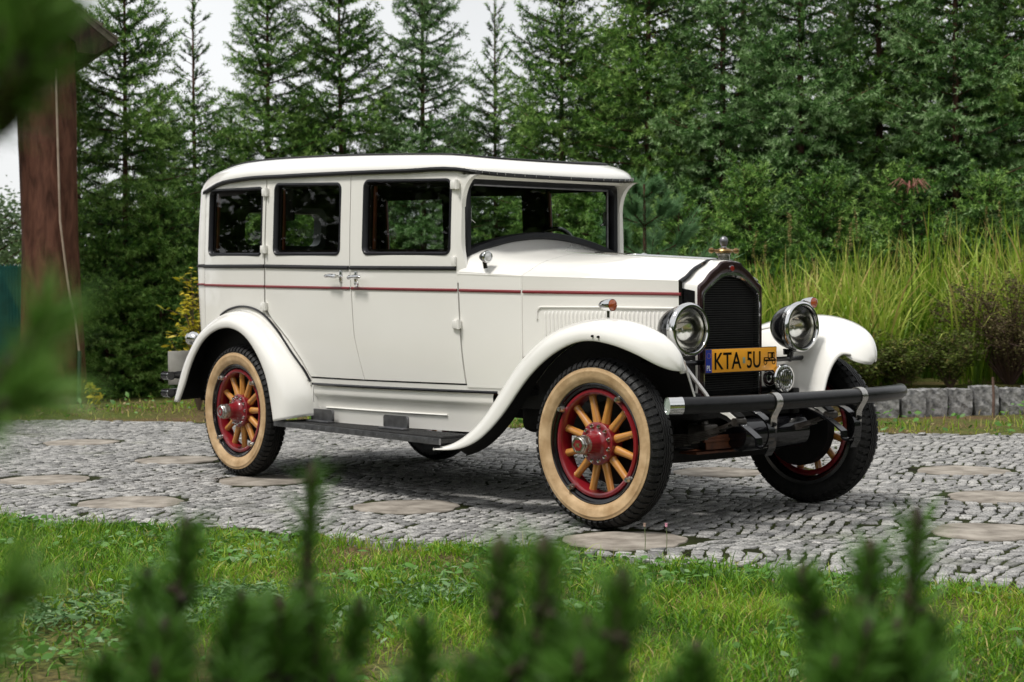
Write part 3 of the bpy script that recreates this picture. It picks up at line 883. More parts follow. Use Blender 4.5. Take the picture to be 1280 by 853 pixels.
# mouldings carried round the back
for nm, zf, h, mt in (('belt_moulding', 1.325, .025, 'bumper'), ('red_stripe', 1.204, .017, 'stripe')):
    m = MB(); p = rear_path(zf); rings = []
    for i, q in enumerate(p):
        a = Vector(p[max(i-1, 0)]); b = Vector(p[min(i+1, len(p)-1)]); t = (b-a).normalized(); nn = Vector((t.y, -t.x, 0))
        if nn.dot(Vector((q[0]+3.6, q[1], 0))) < 0: nn = -nn
        rings.append([Vector(q)+nn*(-.002)+Vector((0, 0, h/2)), Vector(q)+nn*.011, Vector(q)+nn*(-.002)-Vector((0, 0, h/2))])
    m.loft(rings, True, True); m.build(nm, MT[mt], body)
m = MB(); lo_ = []
for d_, x_ in ((-.02, -4.02), (-.02, -4.112), (.012, -4.118), (.022, -4.11), (.022, -4.02)):
    lo_.append([(x_+.05*((z-1.325)/.5)**2, y, z) for y, z in rrect(-.345-d_+.02, .345+d_-.02, 1.43-d_+.02, 1.73+d_-.02, .06+d_*.5)])
m.loft(lo_+[lo_[0]], True, False); rwf = m.build('rear_window_frame', MT['rubber'], body)
m = MB(); pts_ = [(-4.07+.05*((z-1.325)/.5)**2, y, z) for y, z in rrect(-.345, .345, 1.43, 1.73, .05)]; m.add(pts_, [tuple(range(len(pts_)))]); m.build('rear_window_glass', MT['glass'], rwf, recalc=False)

# ---- windscreen ---------------------------------------------------------
ARCH = smooth_tab([-.6, -.54, -.374, -.2, 0, .2, .374, .54, .6], [1.325, 1.348, 1.398, 1.432, 1.447, 1.432, 1.398, 1.348, 1.325])
YW = .556
def ws_loop(d, x):
    """outline of the screen, inset by d"""
    pts = []
    zt = 1.752-d
    yy = YW-d
    for k in range(25): y = -yy+2*yy*k/24; pts.append((x, y, ARCH(y)+d))
    pts += [(x, yy, 1.50), (x, yy, zt-.03), (x, yy-.03, zt)]
    for k in range(1, 12): pts.append((x, yy-.03-(2*yy-.06)*k/12, zt))
    pts += [(x, -yy+.03, zt), (x, -yy, zt-.03), (x, -yy, 1.50)]
    return pts
m = MB()
m.loft([ws_loop(-.012, -1.345), ws_loop(-.012, -1.286), ws_loop(-.002, -1.276), ws_loop(.022, -1.278), ws_loop(.027, -1.292), ws_loop(.027, -1.345)], True, False)
wsf = m.build('windscreen', MT['rubber'], car, angle=40)
m = MB(); lp = ws_loop(.02, -1.305); m.add(lp, [tuple(range(len(lp)))]); m.build('glass', MT['glass'], wsf, recalc=False)
m = MB(); m.tube([(-1.300, -.53, 1.725), (-1.300, .53, 1.725)], .007, 8); m.tube([(-1.300, .50, 1.39), (-1.300, .50, 1.72)], .007, 8)
m.build('inner_frame', MT['steel'], wsf)
m = MB()
for sd in (-1, 1):
    m.tube([(-1.325, sd*.50, 1.52), (-1.325, sd*.50, 1.60)], .007, 8); m.tube([(-1.325, sd*.50, 1.54), (-1.325, sd*.47, 1.52)], .006, 8)
m.build('screen_latch', MT['nickel'], wsf)
m = MB(); m.box((-1.36, .02, 1.715), (.02, .11, .035), bev=.01); m.tube([(-1.33, .02, 1.745), (-1.355, .02, 1.72)], .005, 8); m.build('rear_view_mirror', MT['black'], wsf)

# ---- cowl and bonnet ----------------------------------------------------
zcr = lambda x: lerp_tab(x, [-1.32, -.864, .063], [1.246, 1.226, 1.191])
ztp = smooth_tab([-1.33, -1.2, -1.05, -.87, -.6, -.2, .063], [1.447, 1.405, 1.372, 1.350, 1.334, 1.311, 1.294])
PRAD = [(1, 0), (.93, .07), (.86, .15), (.79, .28), (.71, .45), (.62, .60), (.50, .74), (.40, .85), (.30, .955), (.15, .99), (0, 1)]
PCOW = [(1, 0), (.99, .09), (.965, .22), (.925, .37), (.868, .507), (.74, .66), (.60, .75), (.45, .86), (.32, .925), (.16, .98), (0, 1)]
def hood_ring(x, zlow, dz=0):
    k = min(max((x+1.32)/(1.32-.55), 0), 1); k = k*k*(3-2*k)
    w = _S(x); c = zcr(x); t = ztp(x)
    half = [(w*((1-k)*a[0]+k*b[0]), c+(t-c)*((1-k)*a[1]+k*b[1])) for a, b in zip(PCOW, PRAD)]
    half = [(w-.004, zlow), (w-.002, (zlow+c)/2), (w, c-.014), (w+.0015, c-.005)] + half[1:]
    return [(x, -y, z+dz) for y, z in half] + [(x, y, z+dz) for y, z in reversed(half[:-1])]
m = MB()
m.loft([hood_ring(x, 1.20 if x > -1.29 else 1.235) for x in (-1.292, -1.25, -1.2, -1.15, -1.1, -1.05, -1.0, -.95, -.90, -.8675)], False, False)
m.build('cowl', [MT['cream']], car, angle=28)
m = MB()
hx = [-.866, -.8, -.7, -.6, -.5, -.4, -.3, -.2, -.1, 0, .047]
m.loft([hood_ring(x, .80-.12*max(0, x+.87)/.93) for x in hx], False, False)
m.loft([hood_ring(x, .80-.12*max(0, x+.87)/.93, -.004) for x in (-.866, -.86)], False, False)
hood = m.build('bonnet', MT['cream'], car, angle=24)
m = MB()
hy = [(-.86+.9*i/16) for i in range(17)]
m.loft([[(x, -.008, ztp(x)-.001), (x, -.005, ztp(x)+.005), (x, .005, ztp(x)+.005), (x, .008, ztp(x)-.001)] for x in hy], False, False)
for sd in (-1, 1):
    pass
m.build('bonnet_hinge', MT['chrome'], hood)
for sd in (-1, 1):
    m = MB(); ribbon(m, -.858, .06, zred, .017, sd, .006); m.build('red_stripe', MT['stripe'], hood)
    m = MB()
    for i in range(31):         # louvres
        x = -.722+i*(.70/30)
        rings = []
        for z, b in ((1.036, 0), (1.030, .7), (1.015, 1), (.86, 1), (.845, .7), (.838, 0)):
            y = _S(x)
            rings.append([(x-.007, sd*(y-.003), z), (x-.004, sd*(y+.0055*b-.001), z), (x+.002, sd*(y+.005*b-.001), z), (x+.006, sd*(y-.003), z)])
        m.loft(rings, False, False)
    # raised bead around the louvre panel
    bead = [(-.772, .995)] + [(-.772, 1.03)] + [(-.772+.03*(1-math.cos(a)), 1.028+.03*math.sin(a)) for a in np.linspace(.2, PI/2, 6)] + [(-.4, 1.056), (0.02, 1.05)] + [(.02+.025*math.sin(a), 1.05-.025*(1-math.cos(a))) for a in np.linspace(.2, PI/2, 5)] + [(.045, 1.0)]
    bead = [(x, sd*(_S(x)+.001), z) for x, z in bead]
    m.tube(bead, .0055, 6)
    m.build('louvre_panel', MT['cream'], hood)
m = MB()
for sd in (-1, 1):       # seam bead between cowl and bonnet
    m.tube([(-.869, sd*(_S(-.869)-.001), z) for z in (.62, .9, 1.21)], .005, 6)
m.build('bonnet_seam', MT['cream'], car)
m = MB()           # black lacing at the front of the bonnet
r0 = hood_ring(.050, .62)
m.loft([[(p[0]-.004, p[1]*1.006, p[2]+.002) for p in r0], [(p[0]+.006, p[1]*1.008, p[2]+.003) for p in r0], [(p[0]+.014, p[1]*.98, p[2]-.004) for p in r0]], False, False)
m.build('bonnet_lacing', MT['black'], car)

# ---- radiator -----------------------------------------------------------
OUTR = [(.228, .60), (.229, .9), (.230, 1.10), (.230, 1.148), (.226, 1.160), (.214, 1.168), (.196, 1.178), (.178, 1.193), (.160, 1.212), (.142, 1.227), (.120, 1.240), (.103, 1.249), (.090, 1.258), (.078, 1.270), (.066, 1.277), (.04, 1.281), (0, 1.283)]
INR = [(.199, .62), (.200, .9), (.201, 1.04), (.200, 1.105), (.197, 1.118), (.190, 1.126), (.178, 1.136), (.166, 1.145), (.154, 1.154), (.142, 1.162), (.130, 1.170), (.115, 1.180), (.100, 1.189), (.086, 1.197), (.070, 1.204), (.040, 1.211), (0, 1.213)]
def full(h): return [(-y, z) for y, z in h] + [(y, z) for y, z in reversed(h[:-1])]
def rl(h, x, sy=1, dz=0): return [(x, y*sy, z+dz) for y, z in full(h)]
def mixp(a, b, t): return [(p[0]*(1-t)+q[0]*t, p[1]*(1-t)+q[1]*t) for p, q in zip(a, b)]
RX = -.042      # the shell stands this much further back than first drawn
m = MB()
m.loft([rl(OUTR, .084+RX, 1.165, .012), rl(OUTR, .090+RX, 1.17, .013), rl(OUTR, .15+RX, 1.05, .006), rl(OUTR, .166+RX, 1.015, .003)], False, False, mi=1)
m.loft([rl(OUTR, .166+RX, 1.015, .003), rl(OUTR, .172+RX, 1.006, .001), rl(OUTR, .177+RX, .985, -.003), rl(mixp(OUTR, INR, .5), .180+RX), rl(mixp(OUTR, INR, .75), .176+RX)], False, False, mi=0)
m.loft([rl(mixp(OUTR, INR, .75), .176+RX), rl(mixp(OUTR, INR, .78), .182+RX), rl(INR, .183+RX), rl(mixp(OUTR, INR, 1.12), .174+RX), rl(mixp(OUTR, INR, 1.14), .13+RX)], False, False, mi=2)
rad = m.build('radiator', [MT['maroon'], MT['cream'], MT['chrome']], car, angle=30)
# side plates of the shell, black standing in for dark mirror reflections
for sd in (-1, 1):
    m = MB()
    for o_ in (0, .004):
        m.add([(.095+RX, sd*(.268-o_), .64), (.156+RX, sd*(.242-o_), .64), (.156+RX, sd*(.244-o_), 1.135), (.095+RX, sd*(.270-o_), 1.15)], [(0, 1, 2, 3)])
    m.build('side_plate', MT['black' if sd < 0 else 'blackmatt'], rad)
m = MB(); m.add(rl(mixp(OUTR, INR, 1.0), .140+RX), [tuple(range(len(full(INR))))])
for z in np.arange(.64, 1.2, .0115):
    yy = np.interp(z, [p[1] for p in INR], [p[0] for p in INR]); m.box((.1475+RX, 0, z), (.013, 2*yy-.004, .004))
for y in np.arange(-.1875, .188, .0125):
    zt = np.interp(-abs(y), [-p[0] for p in INR[4:]], [p[1] for p in INR[4:]]) if abs(y) < .19 else 1.10
    m.box((.145+RX, y, (.62+zt)/2), (.010, .0022, zt-.62))
m.build('radiator_core', MT['mesh'], rad, smooth=False)
m = MB()
m.lathe([(.030, 0), (.030, .03), (.036, .034), (.036, .042), (.026, .05), (.022, .06)], 'z', (.085, 0, 1.283), 20)
cap = m.build('radiator_cap', MT['nickel'], rad)
m = MB()
m.lathe([(.02, .036), (.042, .042), (.046, .052), (.040, .060), (.02, .066), (.014, .07)], 'z', (.085, 0, 1.283), 20)
m.tube([(.085, -.085, 1.337), (.085, .085, 1.337)], [.008]*2, 10)
for sd in (-1, 1):
    m.lathe([(.0001, -.017), (.009, -.014), (.0145, -.006), (.015, 0), (.0145, .006), (.009, .014), (.0001, .017)], 'y', (.085, sd*.09, 1.337), 14)
m.build('wing_arms', MT['brass'], cap)
m = MB()
m.lathe([(.016, .066), (.013, .076), (.016, .082), (.021, .094), (.022, .104), (.018, .117), (.008, .125), (.0001, .127)], 'z', (.085, 0, 1.283), 20)
m.build('finial', MT['steel'], cap)
m = MB(); m.lathe([(.0001, .190), (.012, .1895), (.018, .186), (.021, .178), (.021, .165)], 'x', (RX-.004, 0, 1.246), 20); e_ = m.build('badge', MT['maroon'], rad)
m = MB(); m.lathe([(.0001, .1925), (.013, .191), (.0135, .188)], 'x', (RX-.004, 0, 1.246), 20); m.build('badge_enamel', MT['redlens'], e_)
# ---- mudguards ----------------------------------------------------------
def front_guard(sd):
    crown = [(-1.21, .318), (-1.12, .340), (-1.02, .380), (-.915, .450), (-.816, .540), (-.72, .645), (-.63, .745), (-.512, .845), (-.36, .935), (-.21, .984), (-.067, 1.006), (.045, 1.012), (.15, 1.005), (.25, .985), (.33, .958), (.39, .928), (.435, .890), (.465, .845), (.478, .805), (.480, .780), (.474, .768)]
    lip = [(-1.19, .306), (-1.055, .308), (-.94, .326), (-.813, .370), (-.683, .459), (-.572, .556), (-.478, .657), (-.37, .750), (-.236, .832), (-.09, .888), (.023, .902), (.12, .893), (.20, .878), (.27, .858), (.335, .832), (.385, .802), (.42, .782), (.446, .770), (.460, .766), (.468, .765), (.472, .765)]
    ylip = [.872]*11+[.871, .866, .856, .838, .812, .785, .758, .738, .722, .705]
    yin = [.60]*13+[.60, .60, .603, .612, .630, .655, .680, .700]
    inn = [(-.03, -.05)]*12+[(-.03, -.055), (-.035, -.062), (-.04, -.075), (-.04, -.095), (-.035, -.10), (-.025, -.07), (-.015, -.038), (-.008, -.014), (-.002, -.003)]
    front = [.405, .372, .352, .340, .338, .340]      # where the apron ends, from crease to foot
    rings = []; aprons = []
    n = len(crown)
    for i in range(n):
        (cx, cz), (lx, lz) = crown[i], lip[i]
        yo, yi = ylip[i], yin[i]; ym = yi+(yo-yi)*.53; h = cz-lz
        ix, iz = cx+inn[i][0], cz+inn[i][1]
        T = lambda a, b: lx+(cx-lx)*a if True else 0
        pts = [(lx-.004, yo-.014, lz+.004), (lx, yo, lz), (lx+(cx-lx)*.18, yo+.004*min(1, h/.1), lz+h*.26), (lx+(cx-lx)*.42, yo-.006, lz+h*.58), (lx+(cx-lx)*.68, yo-(yo-ym)*.24, lz+h*.83), (lx+(cx-lx)*.88, yo-(yo-ym)*.57, lz+h*.965), (cx, ym, cz)]
        for t in (.35, .7, .92, 1.0):
            s_ = t*t*(1.3-.3*t)
            pts.append((cx+(ix-cx)*t, ym+(yi-ym)*t, cz+(iz-cz)*s_))
        pts.append((ix-.010, yi-.004, iz-.012))
        rings.append([(x, sd*y, z) for x, y, z in pts])
    # inner apron sweeping from the mudguard down to the frame
    CZ = smooth_tab([-1.0, -.8, -.60, -.4, -.2, 0, .2, .3, .36, .42], [.36, .52, .73, .862, .925, .948, .925, .88, .845, .785])
    for k in range(15):
        u = k/14
        x0 = -.66
        row = []
        for j, (y, dz) in enumerate(((.604, .004), (.580, -.018), (.548, -.060), (.512, -.125), (.478, -.20), (.45, -.36))):
            x = x0+(front[j]-x0)*u
            zc = CZ(x if j == 0 else min(x, .40))
            z = max(zc+dz, .585) if j < 5 else .575
            row.append((x, sd*y, z))
        aprons.append(row)
    m = MB(); m.loft(rings, False, False)
    m.loft([list(reversed(r)) for r in reversed(aprons)], False, False) if False else m.loft(aprons, False, False)
    return m, rings
def finish_shell(m, name, parent, t=.012, mats=None, label=None, sd=-1):
    """give an open shell thickness towards the inside by a second, dark skin"""
    me_o = m.build(name, mats, parent, angle=60, recalc=False, label=label)
    me = me_o.data
    bm = bmesh.new(); bm.from_mesh(me)
    bm.to_mesh(me); bm.free()
    md = me_o.modifiers.new('sub', 'SUBSURF'); md.levels = 2; md.render_levels = 2
    md.boundary_smooth = 'PRESERVE_CORNERS'
    sm = me_o.modifiers.new('sol', 'SOLIDIFY'); sm.thickness = t; sm.offset = -1; sm.material_offset = 1; sm.use_rim = True; sm.use_even_offset = False
    return me_o
guards = {}
for sd in (-1, 1):
    m, rings = front_guard(sd)
    if sd > 0: m.f = [tuple(reversed(f)) for f in m.f]
    m.f = [tuple(reversed(f)) for f in m.f]
    g = finish_shell(m, 'front_mudguard', car, mats=[MT['cream'], MT['blackmatt']], sd=sd)
    guards[sd] = g
    # side lamp on the mudguard
    lm = MB()
    lm.lathe([(.0001, -.085), (.012, -.082), (.022, -.064), (.028, -.035), (.030, .0), (.029, .006)], 'x', (.045, sd*.735, 1.070), 24)
    lm.tube([(.02, sd*.735, 1.01), (.02, sd*.735, 1.045)], .008, 8)
    sl = lm.build('side_lamp', MT['chrome'], g)
    lm = MB(); lm.lathe([(.027, .003), (.026, .009), (.017, .015), (.0001, .017)], 'x', (.045, sd*.735, 1.070), 24); lm.build('amber_lens', MT['amber'], g)
    if sd < 0:
        lm = MB()
        for x, z in ((.06, .925), (.10, .922)):
            lm.lathe([(.0001, -.885), (.0055, -.882), (.007, -.868)], 'y', (x, 0, z), 10)
        lm.build('bolt', MT['blackmatt'], g)

def rear_guard(sd):
    lip = [(-3.93, .436), (-3.88, .50), (-3.83, .575), (-3.785, .655), (-3.725, .735), (-3.64, .818), (-3.55, .872), (-3.436, .914), (-3.291, .933), (-3.151, .907), (-3.033, .846), (-2.918, .736), (-2.843, .626), (-2.808, .505), (-2.790, .43), (-2.776, .372)]
    crown = [(-4.02, .448), (-3.98, .53), (-3.94, .62), (-3.88, .715), (-3.80, .80), (-3.71, .885), (-3.60, .945), (-3.48, .995), (-3.31, 1.020), (-3.14, .998), (-2.98, .925), (-2.83, .80), (-2.73, .68), (-2.67, .56), (-2.655, .47), (-2.65, .392)]
    inn = [(-4.05, .455), (-4.02, .54), (-3.98, .63), (-3.92, .725), (-3.85, .82), (-3.75, .915), (-3.63, .985), (-3.49, 1.035), (-3.30, 1.054), (-3.10, 1.018), (-2.92, .915), (-2.76, .775), (-2.64, .665), (-2.575, .56), (-2.565, .48), (-2.56, .415)]
    rings = []
    for (lx, lz), (cx, cz), (ix, iz) in zip(lip, crown, inn):
        yl, yc, yi = .872, .835, S(ix, iz)-.008
        P = lambda t: (lx+(cx-lx)*t, lz+(cz-lz)*t)
        pts = [(lx, yl-.014, lz+.004), (lx, yl, lz), (*P(.22)[:1], yl+.006, P(.22)[1]), (*P(.5)[:1], yl+.003, P(.5)[1]), (*P(.8)[:1], yl-.012, P(.8)[1]), (cx, yc, cz), (cx+(ix-cx)*.4, yc-(yc-yi)*.4, cz+(iz-cz)*.55), (ix, yi, iz)]
        if True: pts.append((ix, yi-.20, iz))
        rings.append([(x, sd*y, z) for x, y, z in pts])
    m = MB(); m.loft(rings, False, False)
    m.f = [tuple(reversed(f)) for f in m.f]
    if sd > 0: m.f = [tuple(reversed(f)) for f in m.f]
    g = finish_shell(m, 'rear_mudguard', car, mats=[MT['cream'], MT['blackmatt']], sd=sd)
    # black beading between mudguard and body
    bm_ = MB(); pts = []
    fx = smooth_tab(range(len(inn)), [p[0] for p in inn]); fz = smooth_tab(range(len(inn)), [p[1] for p in inn])
    pts = [(fx(q), fz(q)) for q in np.linspace(0, len(inn)-1, 110)]
    pts = [(x, z) for x, z in pts if x > -3.62 and z > .60]
    bm_.tube([(x+.004, sd*(S(x, z)+.002), z+.006) for x, z in pts], .008, 6)
    bm_.build('beading', MT['bumper'], g)
    # dark wheel house lining inside the arch
    ln = MB(); pin = [(fx(q), fz(q)) for q in np.linspace(0, len(inn)-1, 60)]
    pin = [(x*.97-3.30*.03, z-.02) for x, z in pin]
    pin = [q for q in pin if q[0] < -2.66]
    ln.loft([[(x, sd*(S(x, z+(min(z, .50)-z)*f)+.007), z+(min(z, .50)-z)*f) for x, z in pin] for f in np.linspace(0, 1, 9)], False, False)
    ln.loft([[(x, sd*.40, z) for x, z in pin], [(x, sd*(S(x, z)+.006), z) for x, z in pin]], False, False)
    ln.build('wheel_house_lining', MT['blackmatt'], g)
for sd in (-1, 1): rear_guard(sd)

# ---- running boards, aprons ---------------------------------------------
for sd in (-1, 1):
    m = MB()
    xa, xb = -2.80, -1.175
    yo, yi = .845, .60
    zf = lambda x: .372-.012*(x-xa)/(xb-xa)
    prof = lambda x: [(x, sd*yi, zf(x)), (x, sd*(yo-.012), zf(x)), (x, sd*(yo-.012), zf(x)-.022), (x, sd*yi, zf(x)-.022)]
    m.loft([prof(x) for x in (xa, xb)], True, True)
    for k in range(26):      # ribs of the mat
        y = yi+.02+k*(yo-yi-.04)/25
        m.box(((xa+xb)/2, sd*y, .368), (xb-xa-.01, .005, .012))
    rb = m.build('running_board', MT['mat'], car, smooth=False)
    m = MB()
    m.loft([[(x, sd*(yo-.012), zf(x)+.004), (x, sd*yo, zf(x)+.004), (x, sd*(yo+.002), zf(x)-.008), (x, sd*(yo+.002), zf(x)-.028), (x, sd*(yo-.01), zf(x)-.030), (x, sd*(yo-.012), zf(x)-.01)] for x in (xa-.004, xb+.004)], True, True)
    for k in range(22): m.lathe([(.0001, -.0045), (.003, -.004), (.004, 0)] if sd < 0 else [(.0001, .0045), (.003, .004), (.004, 0)], 'y', (xa+.05+k*(xb-xa-.1)/21, sd*(yo+.002), .354), 6)
    m.build('edge_trim', MT['steel'], rb)
    for xs in (-2.50, -1.76):    # two step plates standing behind the mat
        m = MB()
        pr = rrect(xs-.115, xs+.115, .378, .452, .018, 4)
        a = [(x, sd*.690, z) for x, z in pr]; b = [(x, sd*.698, z) for x, z in pr]; c = [(x*.98+xs*.02, sd*.704, z*.98+.415*.02) for x, z in pr]
        m.loft([a, b, c], True, True); m.box((xs, sd*.715, .380), (.23, .05, .012), bev=.004)
        m.build('scuff_plate', MT['steel'], rb)
    # splash apron with its pressed panel
    m = MB(); xs = np.linspace(-2.62, -1.10, 30)
    def ap(x, z):
        base = S(x, .62)
        return sd*(base-.012-.05*max(0, (.60-z)/.22)**1.2*.6)
    zz = [.605, .595, .575, .56, .545, .535, .526, .518, .47, .40, .375]
    off = [-.028, -.012, -.004, -.002, -.003, -.005, -.014, -.019, -.02, -.02, -.018]
    m.loft([[(x, ap(x, z)+sd*o, z) for z, o in zip(zz, off)] for x in xs], False, False)
    m.box((-2.55, sd*.728, .545), (.006, .01, .10), bev=.002)
    a_ = m.build('splash_apron', MT['cream'], car, angle=40)
    m = MB(); m.tube([(x, sd*(S(x, .6)-.006), .600) for x in np.linspace(-2.585, -1.06, 24)], .009, 6); m.build('sill_beading', MT['black'], a_)
    m = MB(); m.tube([(-2.5, sd*(abs(ap(-2.5, .46))-.018), .46)]+[(x, sd*(abs(ap(x, .46))-.016), .462) for x in np.linspace(-2.4, -1.45, 12)], .005, 6)
    m.build('pressed_line', MT['cream'], a_)

# ---- wheels -------------------------------------------------------------
def spin(sec, n, ax_sgn=1):  # sec: list of (radius, y)
    return sec
def make_wheel_parts():
    """wheel centred on the origin, its outside face towards -y"""
    W = {}
    m = MB()
    prof = [(.300, .05), (.330, .062), (.365, .066), (.385, .060), (.3955, .048), (.3985, .02), (.3985, -.02), (.3955, -.046), (.385, -.058), (.372, -.0640), (.362, -.0690)]
    m.lathe(prof, 'y', n=96)
    # tread blocks
    N = 64
    for k in range(N):
        for row, (y0, y1, ph) in enumerate(((-.056, -.024, 0), (.024, .056, .5))):
            a0 = 2*PI*(k+ph)/N; da = 2*PI/N*.68
            vs = []
            for (r0, yy0, yy1) in ((.392, y0-.005, y1), (.4085, y0+.003, y1-.001)):
                rr0 = r0-(.011 if row == 0 else 0)*0
                for (a, y) in ((a0, yy0), (a0+da, yy0), (a0+da+.012, yy1), (a0+.012, yy1)):
                    e = abs(y)
                    rr = rr0-(.010 if e > .05 else 0)
                    vs.append((rr*math.cos(a), y, rr*math.sin(a)))
            m.add(vs, [(0, 1, 5, 4), (1, 2, 6, 5), (2, 3, 7, 6), (3, 0, 4, 7), (4, 5, 6, 7)])
        # shoulder lug
        for sg in (-1, 1):
            a0 = 2*PI*(k+(.0 if sg < 0 else .5))/N; da = 2*PI/N*.56
            vs = []
            for a in (a0, a0+da):
                for r, y in ((.398, .050), (.388, .0655), (.374, .0705), (.366, .064), (.380, .055)):
                    vs.append((r*math.cos(a), sg*y, r*math.sin(a)))
            m.add(vs, [(0, 1, 6, 5), (1, 2, 7, 6), (2, 3, 8, 7), (0, 4, 3, 2, 1), (5, 6, 7, 8, 9)])
    for y in (-.016, 0, .016):   # centre ribs, wavy
        rings = []
        for k in range(192):
            a = 2*PI*k/192; yy = y+.003*math.sin(a*N)
            rings.append([(r*math.cos(a), yy+w, r*math.sin(a)) for r, w in ((.394, -.0062), (.4085, -.0052), (.4085, .0052), (.394, .0062))])
        rings.append(rings[0]); m.loft(rings, False, False)
    W['tyre'] = m
    m = MB()
    m.lathe([(.3640, -.0665), (.3635, -.0715), (.358, -.0725), (.352, -.0745), (.349, -.0765), (.346, -.0768), (.342, -.0755), (.325, -.076), (.305, -.070), (.298, -.064), (.2945, -.0635), (.290, -.058), (.287, -.045)], 'y', n=96)
    W['sidewall'] = m
    m = MB()
    m.lathe([(.292, -.050), (.291, -.060), (.286, -.063), (.281, -.060), (.278, -.050), (.268, -.046), (.264, -.03), (.264, .03), (.29, .06), (.31, .06)], 'y', n=96)
    W['rim'] = m
    m = MB()
    m.lathe([(.263, -.038), (.258, -.047), (.246, -.049), (.238, -.045), (.234, -.036), (.232, .0), (.234, .03), (.250, .04), (.263, .035)], 'y', n=96)
    W['felloe'] = m
    m = MB()
    m.lathe([(.0001, -.138), (.040, -.138), (.043, -.132), (.047, -.10), (.052, -.07), (.058, -.058), (.066, -.050), (.082, -.0475), (.098, -.047), (.1025, -.043), (.1025, -.028), (.10, .03), (.06, .05), (.0001, .05)], 'y', n=48)
    for k in range(12):
        a = 2*PI*k/12+PI/12
        m.lathe([(.0001, -.0600), (.0085, -.0585), (.0105, -.053), (.0115, -.046)], 'y', (.085*math.cos(a), 0, .085*math.sin(a)), 10, mi=1)
    W['hub'] = m
    m = MB()
    hexa = lambda y, r: [(r*math.cos(PI/3*k+.3), y, r*math.sin(PI/3*k+.3)) for k in range(6)]
    m.lathe([(.046, -0.1230), (.047, -0.1300), (.046, -0.1340), (.040, -0.1360)], 'y', n=36)
    rings = []
    for y, rh in ((-0.1320, .050), (-0.1560, .050), (-0.1620, .047)):
        rg = []
        for k in range(36):
            a = 2*PI*k/36; s = ((a) % (PI/3))-PI/6; rh2 = min(rh*.93, rh*.866/math.cos(s)) if True else rh
            rg.append((rh2*math.cos(a), y, rh2*math.sin(a)))
        rings.append(rg)
    m.loft(rings, True, True)
    m.lathe([(.041, -0.1620), (.041, -0.1690), (.036, -0.1750), (.031, -0.1750), (.030, -0.1720), (.0001, -0.1720)], 'y', n=36)
    W['hub_cap'] = m
    m = MB()
    m.add([(.029*math.cos(PI/3*k), -0.1732, .029*math.sin(PI/3*k)) for k in range(6)], [tuple(range(6))])
    W['hub_emblem'] = m
    m = MB()
    def bar(x0, z0, x1, z1): m.strip([(x0, -0.1738, z0), (x1, -0.1738, z1)], (0, 1, 0), .0015, .0032)
    bar(-.013, -.011, -.009, .011); bar(-.009, .011, -.003, -.006); bar(-.003, -.006, .001, .011); bar(.003, .011, .003, -.011); bar(.004, 0, .012, .010); bar(.004, 0, .012, -.010)
    W['hub_monogram'] = m
    m = MB()
    for k in range(4):
        a = PI/2*k+.95
        c = (.268*math.cos(a), 0, .268*math.sin(a))
        m.lathe([(.0001, -.080), (.011, -.078), (.0125, -.067), (.016, -.062), (.017, -.045)], 'y', c, 12)
    W['rim_bolts'] = m
    m = MB(); rings = []
    for r, wt, wd in ((.088, .020, .021), (.105, .022, .022), (.14, .0195, .020), (.19, .018, .0185), (.225, .0185, .0185), (.240, .021, .019)):
        rings.append([(wt*math.cos(t), -.006+wd*math.sin(t), r) for t in np.linspace(0, 2*PI, 14, endpoint=False)])
    m.loft(rings, True, True)
    W['spoke'] = m
    m = MB(); m.lathe([(.0001, .055), (.198, .055), (.203, .06), (.203, .12), (.05, .13), (.05, .16), (.0001, .16)], 'y', n=32)
    W['brake_drum'] = m
    return W
WP = make_wheel_parts()
WM = dict(tyre='tyre', sidewall='tan', rim='black', hub='red', hub_cap='nickel', hub_emblem='stripe', hub_monogram='chrome', rim_bolts='nickel', spoke='spoke', brake_drum='blackmatt')
wheel0 = WP['felloe'].build('wheel', MT['red'], car)
kids = []
for k, mt in WM.items():
    if k == 'spoke': continue
    kids.append(WP[k].build(k, [MT[mt], MT['chrome']] if k == 'hub' else MT[mt], wheel0, angle=40))
sp0 = WP['spoke'].build('spoke', MT['spoke'], wheel0); sp0.rotation_euler = (0, PI/12, 0); kids.append(sp0)
for k in range(1, 12):
    c = sp0.copy(); COL.objects.link(c); c.parent = wheel0; c.rotation_euler = (0, PI/12+2*PI*k/12, 0); kids.append(c)
STEER = .069
spots = [((0, -TR, RW), STEER, 0.0), ((WB, -TR, RW), 0, .22), ((0, TR, RW), STEER+PI, .5), ((WB, TR, RW), PI, .1)]
for i, (p, rz, ry) in enumerate(spots):
    if i == 0: w = wheel0
    else:
        w = wheel0.copy(); COL.objects.link(w); w.parent = car
        for kd in kids:
            c = kd.copy(); COL.objects.link(c); c.parent = w
    w.location = p
    w.rotation_euler = Euler((0, ry, rz), 'XYZ')

